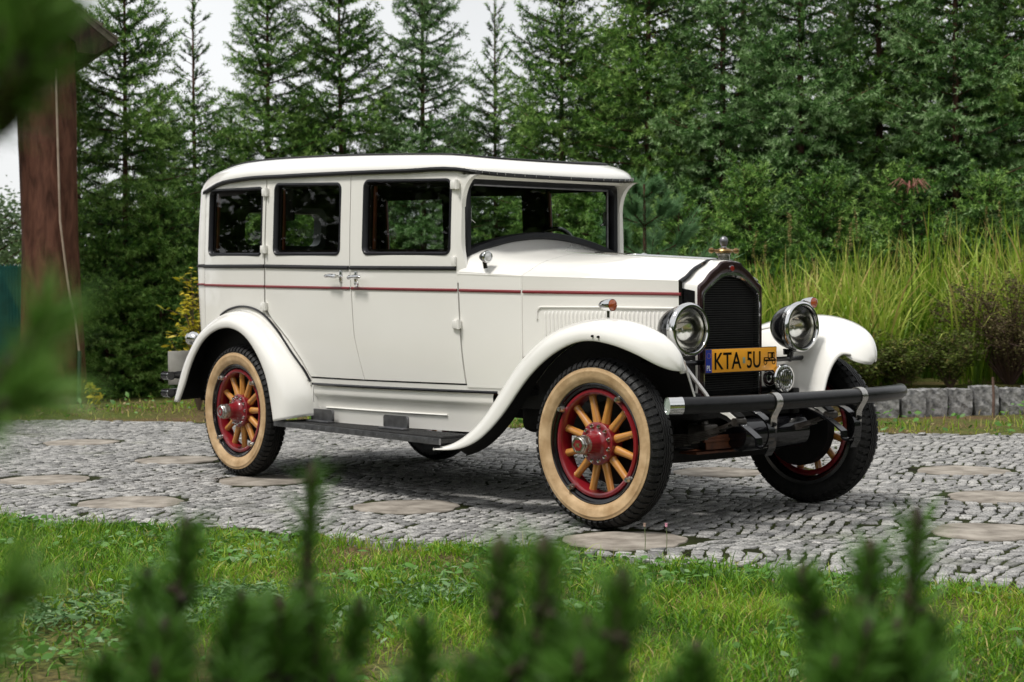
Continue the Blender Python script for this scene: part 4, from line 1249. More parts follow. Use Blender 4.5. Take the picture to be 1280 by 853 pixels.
# ---- headlamps ----------------------------------------------------------
for sd in (-1, 1):
    c = (.226, sd*.408, .948)
    m = MB()
    m.lathe([(.0001, -.165), (.03, -.160), (.06, -.145), (.086, -.118), (.107, -.08), (.117, -.04), (.121, -.012), (.119, -.002)], 'x', c, 48)
    m.lathe([(.024, -.14), (.026, -.11)], 'z', (c[0]-.075, c[1], .945), 16)
    hl = m.build('headlamp', MT['black'], car)
    m = MB()
    m.lathe([(.118, -.022), (.124, -.018), (.127, -.006), (.1315, .004), (.1325, .014), (.129, .024), (.121, .030), (.112, .030), (.1085, .026), (.1075, .018)], 'x', c, 64)
    m.build('lamp_rim', MT['chrome'], hl)
    m = MB()
    m.lathe([(.106, .006), (.105, .0), (.095, -.022), (.075, -.046), (.05, -.064), (.025, -.073), (.0001, -.076)], 'x', c, 48)
    m.lathe([(.0001, -.03), (.007, -.032), (.010, -.042), (.007, -.052), (.006, -.074)], 'x', c, 16)
    m.build('reflector', MT['silver'], hl)
    m = MB()
    rg = []
    for r in (.1085, .09, .07, .05, .025, .0005):
        rg.append([Vector(c)+Vector((.018+.014*(1-(r/.11)**2), r*math.cos(t), r*math.sin(t))) for t in np.linspace(0, 2*PI, 48, endpoint=False)])
    m.loft(rg, True, False)
    m.build('lamp_glass', MT['headglass'], hl, recalc=False)
    m = MB()
    m.tube([(.165, c[1], .835), (.165, c[1], .80), (.155, c[1], .775)], [.022, .016, .016], 12)
    m.box((.165, c[1], .825), (.05, .045, .012), bev=.004)
    m.build('lamp_bracket', MT['black'], hl)
m = MB()
m.tube([(.160, -.52, .786), (.164, -.2, .784), (.164, .2, .784), (.160, .52, .786)], .013, 10)
m.tube([(.160, -.52, .786), (.10, -.60, .80)], .012, 8); m.tube([(.160, .52, .786), (.10, .60, .80)], .012, 8)
m.build('lamp_bar', MT['black'], car)
# chromed horn on the far side
m = MB(); c = (.235, .278, .690)
m.lathe([(.0001, -.10), (.05, -.095), (.062, -.05), (.066, -.015), (.072, -.008), (.0735, .002), (.069, .010), (.061, .012), (.058, .006), (.0001, .004)], 'x', c, 40)
for y in np.linspace(-.045, .045, 7):
    h = math.sqrt(.056**2-y*y); m.tube([(c[0]+.014, c[1]+y, c[2]-h), (c[0]+.020, c[1]+y, c[2]), (c[0]+.014, c[1]+y, c[2]+h)], .0032, 6)
m.lathe([(.040, .014), (.044, .019), (.048, .014)], 'x', c, 32)
m.tube([(c[0]-.06, c[1], c[2]-.06), (c[0]-.08, c[1], c[2]-.14)], .012, 8)
m.build('horn', MT['chrome'], car)
# cowl lamps
for sd in (-1, 1):
    c = (-1.085, sd*.583, 1.325)
    m = MB(); m.lathe([(.0001, -.05), (.016, -.045), (.026, -.025), (.029, -.005), (.028, .0)], 'x', c, 28)
    m.tube([(c[0]-.02, c[1], c[2]-.02), (c[0]-.02, sd*.575, c[2]-.06)], .012, 8)
    cl = m.build('cowl_lamp', MT['black'], car)
    m = MB(); m.lathe([(.028, -.006), (.033, -.002), (.034, .006), (.031, .012), (.025, .013), (.023, .009)], 'x', c, 32); m.build('lamp_rim', MT['chrome'], cl)
    m = MB(); m.lathe([(.0245, .009), (.018, .014), (.0001, .016)], 'x', c, 28); m.build('lamp_glass', MT['lampglass'], cl)

# ---- number plate -------------------------------------------------------
PC = Vector((.198, 0, .791))
def plate_frame(o): return [(o[0], o[1])]
m = MB(); m.box((PC.x, 0, PC.z), (.008, .528, .122), bev=.003)
pl = m.build('number_plate', MT['black'], car)
m = MB(); m.box((PC.x+.0042, 0, PC.z), (.003, .520, .114), bev=.001); m.build('yellow_field', MT['yellow'], pl)
m = MB(); m.box((PC.x+.0064, -.2385, PC.z), (.0016, .043, .113)); m.build('blue_field', MT['blue'], pl)
def plate_text(txt, y, z, w, h, mat, name, dx=.0075):
    vs, fs = text_mesh(txt, .1, .0008)
    x0, x1 = min(v[0] for v in vs), max(v[0] for v in vs); y0, y1 = min(v[1] for v in vs), max(v[1] for v in vs)
    vs = [((v[0]-(x0+x1)/2)*w/(x1-x0), (v[1]-(y0+y1)/2)*h/(y1-y0), v[2]) for v in vs]
    m = MB(); m.add([(PC.x+dx+v[2], y+v[0], PC.z+z+v[1]) for v in vs], fs)
    return m.build(name, mat, pl, smooth=False)
plate_text('KTA', -.100, -.001, .192, .083, MT['black'], 'letters', .0066)
plate_text('5U', .088, -.001, .100, .083, MT['black'], 'letters', .0066)
plate_text('PL', -.2385, -.034, .030, .026, MT['white'], 'country_letters', .0078)
m = MB()          # ring of stars reduced to its marks, and the round seal
for k in range(12):
    a = 2*PI*k/12; m.lathe([(.0001, .0085), (.0018, .008)], 'x', (PC.x, -.2385+.013*math.cos(a), PC.z+.026+.013*math.sin(a)), 5)
m.build('star_ring', MT['yellow'], pl)
m = MB(); m.box((PC.x+.0068, .016, PC.z-.002), (.0012, .017, .030), bev=.0004); m.build('seal', MT['seal'], pl)
m = MB()          # the little old car printed at the right-hand end
def pb(y0, z0, y1, z1, w=.003): m.strip([(PC.x+.0068, .203+y0*.95, PC.z+z0), (PC.x+.0068, .203+y1*.95, PC.z+z1)], (1, 0, 0), .0014, w)
def ring(y, z, r): m.lathe([(r-.0035, .0062), (r-.0035, .0074), (r, .0074), (r, .0062)], 'x', (PC.x, .203+y*.95, PC.z+z), 20)
for (y, z) in ((-.030, -.017), (.036, -.017)): ring(y, z, .0125); 
pb(-.010, .030, .040, .030, .006); pb(-.008, .03, -.008, -.002); pb(.016, .03, .016, -.004); pb(.040, .03, .040, -.002); pb(-.034, .006, -.006, .006, .004); pb(-.038, .008, -.038, -.010, .006)
pb(-.010, .004, .042, .004, .005); pb(-.032, -.008, .05, -.008, .009); pb(.002, -.004, .002, .004, .006); pb(-.044, -.006, -.034, .002); pb(.045, -.002, .056, -.010); pb(-.006, .018, -.006, .006, .002); pb(.026, .03, .026, .006, .010)
m.build('car_emblem', MT['black'], pl)
m = MB(); m.lathe([(.0001, .0095), (.003, .009), (.0035, .006)], 'x', (PC.x, .248, PC.z+.001), 10); m.build('plate_screw', MT['chrome'], pl)
m = MB(); m.tube([(PC.x-.004, -.1, PC.z), (.166, -.1, .785)], .008, 8); m.tube([(PC.x-.004, .1, PC.z), (.166, .1, .785)], .008, 8); m.build('plate_bracket', MT['black'], pl)

# ---- front bumper -------------------------------------------------------
bx = smooth_tab([-.9, -.85, -.6, -.31, 0, .31, .6, .78, .88, .95], [.520, .545, .635, .683, .692, .683, .635, .57, .50, .455])
ZB = .617
m = MB()
path = [(bx(y), y, ZB) for y in np.linspace(-.845, .865, 40)]
m.tube(path, [.0385]*39+[.036], 20, True)
m.lathe([(.0385, -.004), (.03, .006), (.0001, .008)], 'y', (bx(.865), .865, ZB), 16)
bp = m.build('front_bumper', MT['bumper'], car)
m = MB(); m.tube([(bx(y), y, ZB) for y in (-.862, -.850, -.80)], .0415, 24, False); m.build('bumper_end_cap', MT['chrome'], bp)
m = MB(); t = (Vector((bx(-.86), -.86, 0))-Vector((bx(-.83), -.83, 0))).normalized()
c0 = Vector((bx(-.862), -.862, ZB)); a = t.cross(Vector((0, 0, 1)))
m.add([c0+t*(-.004)+a*(.0405*math.cos(k*PI/12))+Vector((0, 0, .0405*math.sin(k*PI/12))) for k in range(24)], [tuple(range(24))])
m.build('end_glass', MT['palegreen'], bp)
for y in (-.311, .311):
    m = MB(); rings = []
    x0 = bx(y)
    for k in range(15):
        a = -PI*.62+PI*1.30*k/14
        for_r = .0415
        rings.append([(x0+r*math.cos(a), y+w, ZB+r*math.sin(a)) for r, w in ((.0395, -.021), (.0445, -.021), (.0445, .021), (.0395, .021))])
    m.loft(rings, True, True)
    m.strip([(x0+.030, y, ZB-.03), (x0+.012, y, ZB-.055), (x0+.002, y, ZB-.075), (x0, y, ZB-.125)], (0, 1, 0), .042, .006)
    m.build('bumper_clamp', MT['nickel'], bp)
    m = MB(); m.lathe([(.0001, .014), (.009, .012), (.011, .003)], 'x', (x0+.002, y, ZB-.105), 12); m.build('clamp_bolt', MT['blackmatt'], bp)
    m = MB()       # spring steel hoop that carries the bumper
    hoop = []
    for k in range(30):
        t = k/29
        if t < .42: s = t/.42; hoop.append((.30+(x0-.07-.30)*s, y-.02, .565-.12*s**1.8-.005))
        else:
            a = -PI*.72+PI*1.05*(t-.42)/.58
            hoop.append((x0-.045+.052*math.cos(a), y-.02, .470+.068*math.sin(a)))
    hoop += [(x0-.06, y-.02, .555), (x0-.12, y-.02, .575), (.42, y-.02, .60)]
    m.strip(hoop, (0, 1, 0), .044, .009)
    m.build('bumper_spring', MT['black'], bp)
    m = MB(); m.strip([(x0-.002, y, ZB-.06), (x0-.004, y, ZB-.16), (x0-.012, y, ZB-.215), (x0-.035, y, ZB-.25)], (0, 1, 0), .05, .008); m.build('spring_plate', MT['black'], bp)

# ---- chassis, front axle, engine underside ------------------------------
m = MB()
for sd in (-1, 1):
    m.box((-1.75, sd*.36, .575), (4.0, .05, .13), bev=.008)
    m.strip([(.24, sd*.34, .56), (.36, sd*.335, .57), (.44, sd*.33, .545), (.485, sd*.33, .515)], (0, 1, 0), .05, .06)   # dumb iron
m.box((.20, 0, .56), (.06, .68, .10), bev=.008); m.box((-4.0, 0, .56), (.06, .75, .10)); m.box((-1.6, 0, .54), (.08, .72, .09))
chassis = m.build('chassis_frame', MT['blackmatt'], car)
m = MB()
for sd in (-1, 1):
    m.strip([(.20, sd*.335, .575), (.33, sd*.335, .585), (.44, sd*.332, .552), (.49, sd*.332, .522)], (0, 1, 0), .058, .022)
m.build('frame_horn_cover', MT['cream'], chassis)
m = MB()
ax = [(0, y, .37-.055*(1-min(1, abs(y)/.55)**6)) for y in np.linspace(-.66, .66, 25)]
m.strip(ax, (1, 0, 0), .055, .065)
for sd in (-1, 1):
    m.tube([(0, sd*.66, .30), (0, sd*.66, .47)], .03, 10)
    m.tube([(0, sd*.66, .40), (0, sd*.70, .41)], .035, 10)
m.tube([(-.16, -.62, .345), (-.16, .62, .345)], .016, 8)
m.build('front_axle', MT['blackmatt'], car)
for sd in (-1, 1):
    m = MB()
    for k in range(7):
        L0 = .50-.058*k
        m.strip([(x, sd*.335, .415+.10*(x/.5)**2-.0085*k+.01) for x in np.linspace(-L0, L0, 15)], (0, 1, 0), .05, .0075)
    m.tube([(.49, sd*.30, .515), (.49, sd*.37, .515)], .02, 10); m.box((0, sd*.335, .40), (.12, .07, .05), bev=.006)
    m.tube([(.03, sd*.30, .47), (.03, sd*.30, .36)], .007, 6); m.tube([(-.03, sd*.37, .47), (-.03, sd*.37, .36)], .007, 6)
    m.build('leaf_spring', MT['grease'], car)
    m = MB()
    for k in range(7):
        L0 = .62-.07*k
        m.strip([(WB+x, sd*.42, .44+.09*(x/.6)**2-.009*k) for x in np.linspace(-L0, L0, 13)], (0, 1, 0), .05, .008)
    m.build('leaf_spring', MT['blackmatt'], car)
m = MB(); m.tube([(WB, -.66, RW), (WB, -.16, RW)], .042, 12); m.tube([(WB, .66, RW), (WB, .16, RW)], .042, 12)
m.lathe([(.0001, -.17), (.07, -.15), (.12, -.08), (.145, 0), (.12, .08), (.07, .15), (.0001, .17)], 'y', (WB, 0, RW), 20); m.tube([(WB+.12, 0, RW+.01), (-1.6, 0, .50)], .035, 10)
m.build('rear_axle', MT['blackmatt'], car)
m = MB(); m.box((-.35, 0, .50), (.85, .34, .34), bev=.05); m.box((-.35, 0, .335), (.75, .24, .06), bev=.03); m.box((-1.05, 0, .46), (.6, .28, .22), bev=.05)
m.build('engine_sump', MT['blackmatt'], car)
m = MB(); m.box((.06, .0, .335), (.16, .52, .012), bev=.004); m.box((.145, .02, .385), (.010, .44, .07), bev=.004); m.tube([(.15, -.22, .395), (.15, .22, .395)], .009, 8)
m.box((.15, .21, .372), (.012, .05, .06), bev=.004)
m.build('engine_undertray', MT['rust'], car)
m = MB(); m.box((.18, -.255, .455), (.12, .10, .06), bev=.012); m.lathe([(.03, .485), (.026, .50), (.0001, .502)], 'z', (.18, -.255, 0), 14); m.tube([(.18, -.255, .43), (.05, -.30, .40)], .014, 8)
m.build('shock_absorber', MT['grease'], car)
m = MB(); m.box((.18, .255, .455), (.12, .10, .06), bev=.012); m.lathe([(.03, .485), (.026, .50), (.0001, .502)], 'z', (.18, .255, 0), 14)
m.build('shock_absorber', MT['grease'], car)
m = MB(); m.lathe([(.0001, -.24), (.07, -.24), (.085, -.22), (.085, .22), (.07, .24), (.0001, .24)], 'y', (.20, .20, .42), 24); m.build('cross_tube', MT['black'], car)
m = MB()
m.tube([(.20, -.43, .80), (.30, -.36, .64), (.33, -.345, .585)], .010, 8)
m.build('radiator_stay', MT['nickel'], car)
m = MB()
for sd in (-1, 1): m.loft([[(x, sd*.33, .59), (x, sd*.30, .48), (x, sd*.24, .40)] for x in (-.8, .10)], False, False)
m.loft([[(.09, y, .62), (.11, y, .50), (.05, y, .42)] for y in (-.34, .34)], False, False)
m.build('engine_splash_pan', MT['blackmatt'], car)
m = MB(); m.box((-2.75, 0, .60), (2.3, 1.2, .03)); m.box((-1.25, 0, .60), (.7, .90, .03)); m.box((-3.7, 0, .55), (.55, .8, .2), bev=.05); m.tube([(-1.0, .25, .42), (-3.0, .28, .40), (-3.4, .5, .46), (-4.05, .5, .40)], .028, 10); m.tube([(-2.1, .26, .41), (-2.8, .28, .40)], .07, 14)
m.build('floor_pan', MT['blackmatt'], car)

# ---- rear end: bumper, number plate, lamp -------------------------------
m = MB()
for z in (.60, .485):
    m.tube([(-4.10, -.55, z), (-4.20, -.62, z), (-4.24, -.72, z), (-4.24, -.80, z)], .026, 14)
    m.tube([(-4.24, -.72, z), (-4.27, 0, z), (-4.24, .72, z), (-4.10, .80, z)], .022, 12)
    m.tube([(-4.15, -.80, z), (-4.20, -.80, z), (-4.24, -.80, z)], .028, 14)
for sd in (-1, 1): m.box((-4.12, sd*.38, .545), (.30, .04, .15), bev=.01)
rbm = m.build('rear_bumper', MT['black'], car)
for z in (.60, .485):
    m = MB(); m.tube([(-4.146, -.80, z), (-4.156, -.80, z)], .030, 20, False); m.build('bumper_ring', MT['chrome'], rbm)
m = MB(); m.box((-4.235, -.655, .648), (.008, .235, .225), bev=.003); m.box((-4.231, -.655, .648), (.006, .22, .21), bev=.012)
rp_ = m.build('rear_number_plate', MT['alu'], car, label='bare back of the embossed rear number plate')
vs, fs = text_mesh('5U', .085, .002, -.7)
m = MB(); m.add([(-4.2255+v[2], -.655+v[0], .60+v[1]) for v in vs], fs); m.build('embossed_letters', MT['alu'], rp_, smooth=False)
m = MB(); m.tube([(-4.24, -.60, .66), (-4.0, -.56, .64)], .012, 8); m.build('plate_bracket', MT['black'], rp_)
m = MB(); c = (-4.13, -.64, .845)
m.lathe([(.0001, .055), (.02, .052), (.04, .03), (.046, 0), (.044, -.03), (.036, -.042)], 'x', c, 28); m.tube([(c[0]+.01, c[1], c[2]-.04), (-4.12, -.60, .70)], .010, 8)
tl = m.build('tail_lamp', MT['chrome'], car)
m = MB(); m.lathe([(.035, -.041), (.02, -.047), (.0001, -.049)], 'x', c, 24); m.build('red_lens', MT['redlens'], tl)

# ---- interior -----------------------------------------------------------
def seat(x, parent_name):
    m = MB(); m.box((x, 0, .80), (.52, 1.16, .28), bev=.07); m.box((x-.27, 0, 1.12), (.18, 1.16, .46), bev=.07, rot=Euler((0, -.16, 0)))
    return m.build(parent_name, MT['seat'], car)
seat(-2.05, 'front_seat'); seat(-3.30, 'rear_seat')
m = MB(); m.box((-1.40, 0, 1.14), (.06, 1.10, .22), bev=.02); m.box((-1.25, 0, .85), (.05, 1.1, .55)); m.build('dashboard', MT['woodred'], car)
m = MB()
q = Euler((0, R_(-58), 0)).to_matrix(); cst = Vector((-1.665, .33, 1.335))
ringp = [cst+q@Vector((.205*math.cos(a), .205*math.sin(a), 0)) for a in np.linspace(0, 2*PI, 41)]
m.tube(ringp, .014, 10, False)
for k in range(4):
    a = PI/4+k*PI/2; m.tube([cst-q@Vector((0, 0, .02)), cst+q@Vector((.2*math.cos(a), .2*math.sin(a), 0))], .008, 6)
m.tube([cst, cst-q@Vector((0, 0, .75))], .02, 8)
m.build('steering_wheel', MT['black'], car)
m = MB()
for sd in (-1, 1):
    for x0, x1 in ((-3.08, -2.96), (-2.24, -2.04)):
        m.box(((x0+x1)/2, sd*(S((x0+x1)/2, 1.6)-.055), 1.58), (x1-x0, .03, .50), bev=.01)
m.build('door_post', MT['trim'], car)
m = MB()
m.box((-3.78, 0, 1.33), (.40, 1.30, .03)); m.build('parcel_shelf', MT['trim'], car)
m = MB()
m.box((-3.40, -.69, 1.79), (.55, .02, .05), bev=.008); m.tube([(-3.32, -.675, 1.77), (-3.31, -.675, 1.73)], .006, 6); m.box((-2.86, -.68, 1.68), (.09, .02, .20), bev=.02); m.build('window_blind', MT['seat'], car)
# ================================================================== granite edging, shelter, fence
MT['granite'] = noise_mat('rough grey granite', (.09, .09, .092), (.34, .335, .33), 22, .85, detail=9, bump=.9, bscale=35, spec=.2)
blocks = [(1106, 'rough granite block just right of the far bumper end, first of the row'), (1138.5, 'rough granite block second from the bumper end in the edging row'), (1166, 'rough granite block in the middle of the edging row'), (1197, 'rough granite block in the edging row, left of the thin upright stake'), (1229, 'rough granite block in the edging row, just under the dry bush'), (1262, 'rough granite block at the far right end of the edging row')]
blk = []
for i, (px, lb) in enumerate(blocks+[(1296, None), (1330, None), (1072, None)]):
    if lb is None and i != 6: continue
    if lb is None: lb = 'rough granite block cut off by the right picture edge'
    p = ground(px, 15.95+.002*(px-1180))
    bm = bmesh.new(); bmesh.ops.create_cube(bm, size=1); bmesh.ops.subdivide_edges(bm, edges=bm.edges[:], cuts=5, use_grid_fill=True)
    rnd = random.Random(40+i); sx, sy, sz = rnd.uniform(.222, .236), rnd.uniform(.2, .24), rnd.uniform(.255, .285)
    for v in bm.verts:
        c = v.co; q = c.normalized()*.5*1.25; f = .12
        v.co = Vector((c.x*(1-f)+q.x*f, c.y*(1-f)+q.y*f, c.z*(1-f)+q.z*f))
        v.co = Vector((v.co.x*sx+rnd.gauss(0, .0035), v.co.y*sy+rnd.gauss(0, .0035), v.co.z*sz+rnd.gauss(0, .0035)))
    me = bpy.data.meshes.new('granite_block'); bm.to_mesh(me); bm.free(); me.materials.append(MT['granite'])
    o = bpy.data.objects.new('granite_block', me); COL.objects.link(o)
    o.location = (p.x, p.y, sz*.5-.045); o.rotation_euler = (rnd.gauss(0, .02), rnd.gauss(0, .02), math.atan2(_r.y, _r.x)+rnd.gauss(0, .04))
    tag(o, lb, 'granite block', 'granite blocks edging the grass bed')
p = ground(1241.5, 15.6)
m = MB(); m.tube([(0, 0, -.05), (.004, .003, .15), (-.003, 0, .34)], [.014, .013, .011], 8)
tag(m.build('stake', noise_mat('rusty stake', (.09, .05, .035), (.16, .10, .08), 20, .8), loc=p), 'thin rusty brown stake standing in front of the granite blocks', 'stake')
# raised soil behind the blocks
g = MB(); a = ground(880, 16.3); b = ground(1700, 17.2); c = ground(1700, 23); d = ground(880, 23)
g.add([(a.x, a.y, .2), (b.x, b.y, .2), (c.x, c.y, .22), (d.x, d.y, .2), (a.x, a.y, -.1), (b.x, b.y, -.1), (c.x, c.y, -.1), (d.x, d.y, -.1)], [(0, 1, 2, 3), (0, 4, 5, 1), (1, 5, 6, 2), (2, 6, 7, 3), (3, 7, 4, 0)])
tag(g.build('raised_bed_soil', MT['earth'], smooth=False), kind='structure')

def bark_mat(name, c1, c2, sc=(9, 9, 1.2)):
    m, nt, b = new_mat(name); k = nt.links.new
    tc = nt.nodes.new('ShaderNodeTexCoord'); mp = nt.nodes.new('ShaderNodeMapping'); mp.inputs['Scale'].default_value = sc
    n = nt.nodes.new('ShaderNodeTexNoise'); n.inputs['Scale'].default_value = 2.2; n.inputs['Detail'].default_value = 8; n.inputs['Distortion'].default_value = .6
    r = nt.nodes.new('ShaderNodeValToRGB'); e = r.color_ramp.elements
    e[0].position = .32; e[0].color = rgb(c1); e[1].position = .66; e[1].color = rgb(c2)
    bp = nt.nodes.new('ShaderNodeBump'); bp.inputs['Strength'].default_value = .7; bp.inputs['Distance'].default_value = .03
    k(tc.outputs['Object'], mp.inputs['Vector']); k(mp.outputs['Vector'], n.inputs['Vector']); k(n.outputs['Fac'], r.inputs['Fac']); k(r.outputs['Color'], b.inputs['Base Color'])
    k(n.outputs['Fac'], bp.inputs['Height']); k(bp.outputs['Normal'], b.inputs['Normal']); b.inputs['Roughness'].default_value = .75; b.inputs['Specular IOR Level'].default_value = .2
    return m
MT['post'] = bark_mat('reddish brown stained log', (.055, .022, .013), (.155, .066, .042), (6, 6, 1.6))
MT['bark'] = bark_mat('conifer bark', (.030, .018, .013), (.13, .062, .04), (14, 14, 4))
MT['shingle'] = noise_mat('weathered roof shingles', (.055, .045, .03), (.15, .13, .095), 9, .9, detail=7, bump=.8, bscale=25)
MT['darkwood'] = bark_mat('dark roof timbers', (.012, .008, .006), (.05, .03, .02))
# open timber shelter: a stout log post carrying a gabled roof
PB = ground(66, 18.75)
sh = thing('timber_shelter', 'open timber shelter with a stout reddish log post and dark shingle roof', 'shelter', PB, math.atan2(_r.y, _r.x)+.42)
m = MB(); rings = []
for z in (-.06, .05, .2, .4, .7, 1.2, 1.8, 2.6, 3.3, 3.95):
    R0 = .312+.075*math.exp(-z/.45)+.012*math.sin(z*2.3)
    rings.append([((R0*(1+.02*math.sin(3*t+z)+.014*math.sin(8*t)+.008*math.sin(19*t+z*2))*math.cos(t))-.02*z*.55, R0*(1+.02*math.sin(3*t+z)+.014*math.sin(8*t))*math.sin(t), z) for t in np.linspace(0, 2*PI, 56, endpoint=False)])
m.loft(rings, True, True); m.build('post', MT['post'], sh, angle=60)
m = MB()
cab = [(.14, 3.6), (.15, 2.9), (.16, 2.2), (.165, 1.95), (.20, 1.55), (.235, 1.2), (.285, .85), (.315, .5), (.325, .0)]
pts = []
for (x, z) in cab:
    R0 = .325+.075*math.exp(-z/.45); cxs = -.02*z*.55
    a_ = math.asin(min(.98, (x-.02*0-cxs)/R0))-.42; pts.append((cxs+(R0+.012)*math.sin(a_), -(R0+.012)*math.cos(a_), z))
m.tube(pts, .012, 8); m.build('cable', noise_mat('cream cable', (.34, .25, .18), (.45, .35, .27), 9, .6), sh)
m = MB(); q = pts[-2:]; m.tube([(q[0][0], q[0][1]-.004, q[0][2]+.04), (q[1][0], q[1][1]-.004, 0)], .022, 8); m.build('cable_sleeve', noise_mat('dark green sleeve', (.012, .03, .016), (.02, .05, .025), 9, .5), sh)
# roof: local x = right in the picture, y = away from the viewer
EX, EZ = .665, 3.90           # tip of the eave, relative to the post
sl = math.radians(38.0)
dx, dz = -math.cos(sl), math.sin(sl)
nx, nz = math.sin(sl), math.cos(sl)
def rp_(s_, t_): return (EX+dx*s_-nx*t_, EZ+dz*s_-nz*t_)
m = MB()
yA, yB = -.45, 3.6
prof = [rp_(0, -.01), rp_(3.6, -.01), rp_(3.6, .05), rp_(0, .05)]
prof2 = [(2*(EX+dx*3.6)-x, z) for x, z in prof]
for pf in (prof, prof2): m.loft([[(x, y, z) for x, z in pf] for y in (yA, yB)], True, True)
for k in range(17):          # courses of shingles
    s0 = .02+k*.21
    a = [rp_(s0, -.012), rp_(s0+.23, -.012), rp_(s0+.23, -.018), rp_(s0, -.045)]
    for pf in (a, [(2*(EX+dx*3.6)-x, z) for x, z in a]): m.loft([[(x, y, z) for x, z in pf] for y in (yA-.012, yB)], True, True)
m.build('roof', MT['shingle'], sh, smooth=False)
m = MB()
for yy in (-.40, .25, .9, 1.6, 2.3, 3.0):
    a = [rp_(.02, .055), rp_(3.6, .055), rp_(3.6, .22), rp_(.34, .30), rp_(.26, .37), rp_(.10, .26)]
    for pf in (a, [(2*(EX+dx*3.6)-x, z) for x, z in a]): m.loft([[(x, y, z) for x, z in pf] for y in (yy-.045, yy+.045)], True, True)
m.box((-.15, 1.5, 4.05), (.26, 3.6, .26), bev=.03); m.box((-2.3, -.30, 3.98), (4.4, .22, .24), bev=.03)
m.build('rafter', MT['darkwood'], sh, smooth=False)
m = MB(); gx = EX+dx*3.6
m.add([(EX-.35, -.30, EZ+.02), (gx, -.30, rp_(3.6, .1)[1]), (2*gx-EX+.35, -.30, EZ+.02), (EX-.35, -.24, EZ+.02), (gx, -.24, rp_(3.6, .1)[1]), (2*gx-EX+.35, -.24, EZ+.02)], [(0, 1, 2), (5, 4, 3), (0, 3, 4, 1), (1, 4, 5, 2), (2, 5, 3, 0)])
m.build('gable_board', MT['darkwood'], sh, smooth=False)
m = MB()
for (x, y) in ((2*gx-.0, 0),): m.tube([(x, y, -.05), (x, y, 4.0)], [.36, .30], 20)
m.build('post', MT['post'], sh)
m = MB(); m.tube([(2*gx, 3.2, -.05), (2*gx, 3.2, 4.0)], [.36, .30], 20); m.build('post', MT['post'], sh)

# teal mesh fence left of the post
FB = ground(-120, 19.0); FE = ground(60, 19.6)
fr = thing('mesh_fence', 'teal green welded mesh fence behind the timber post', 'fence', FB, math.atan2((FE-FB).y, (FE-FB).x))
Lf = (FE-FB).length
MT['teal'] = noise_mat('teal fence coating', (.012, .13, .105), (.022, .21, .17), 6, .5)
m = MB()
for k in range(int(Lf/.035)): m.box((k*.035, 0, .78), (.014, .006, 1.46))
for z in (.1, .45, .8, 1.15, 1.48): m.box((Lf/2, .006, z), (Lf, .008, .02))
m.box((Lf/2, .02, .78), (Lf, .004, 1.4))
m.build('mesh_panel', MT['teal'], fr, smooth=False)
for x in (0, Lf*.5, Lf):
    m = MB(); m.box((x, -.03, .78), (.05, .05, 1.6), bev=.005); m.build('fence_post', MT['teal'], fr)

# ================================================================== conifers
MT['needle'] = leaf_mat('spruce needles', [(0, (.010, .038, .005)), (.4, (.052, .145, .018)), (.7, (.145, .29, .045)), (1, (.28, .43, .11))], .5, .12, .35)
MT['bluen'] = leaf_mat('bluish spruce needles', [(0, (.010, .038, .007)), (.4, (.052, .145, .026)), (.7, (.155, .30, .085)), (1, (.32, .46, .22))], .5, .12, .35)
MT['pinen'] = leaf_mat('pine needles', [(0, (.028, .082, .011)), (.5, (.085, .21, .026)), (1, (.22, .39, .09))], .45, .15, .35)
MT['youngpine'] = leaf_mat('young pine needles', [(0, (.04, .11, .04)), (.5, (.12, .25, .10)), (1, (.22, .36, .18))], .5, .2, .3)
def needles(P, T, tone, nper, ln, w, al=(.6, 1.25), r=None):
    r = r or rng
    P = np.repeat(P, nper, 0); T = np.repeat(T, nper, 0); tone = np.repeat(tone, nper); n = len(P)
    q = r.normal(size=(n, 3)); q -= (q*T).sum(1)[:, None]*T; q /= np.linalg.norm(q, axis=1)[:, None]
    a = r.uniform(al[0], al[1], n)[:, None]
    D = T*np.cos(a)+q*np.sin(a)
    s = np.cross(D, r.normal(size=(n, 3))); s /= np.linalg.norm(s, axis=1)[:, None]
    L_ = (ln*r.uniform(.7, 1.2, n))[:, None]
    V = np.stack([P-s*w/2, P+s*w/2, P+D*L_], 1).reshape(-1, 3)
    tn = np.clip(tone+r.normal(0, .10, n), 0, 1)
    return V, np.arange(3*n), np.repeat(tn, 3)
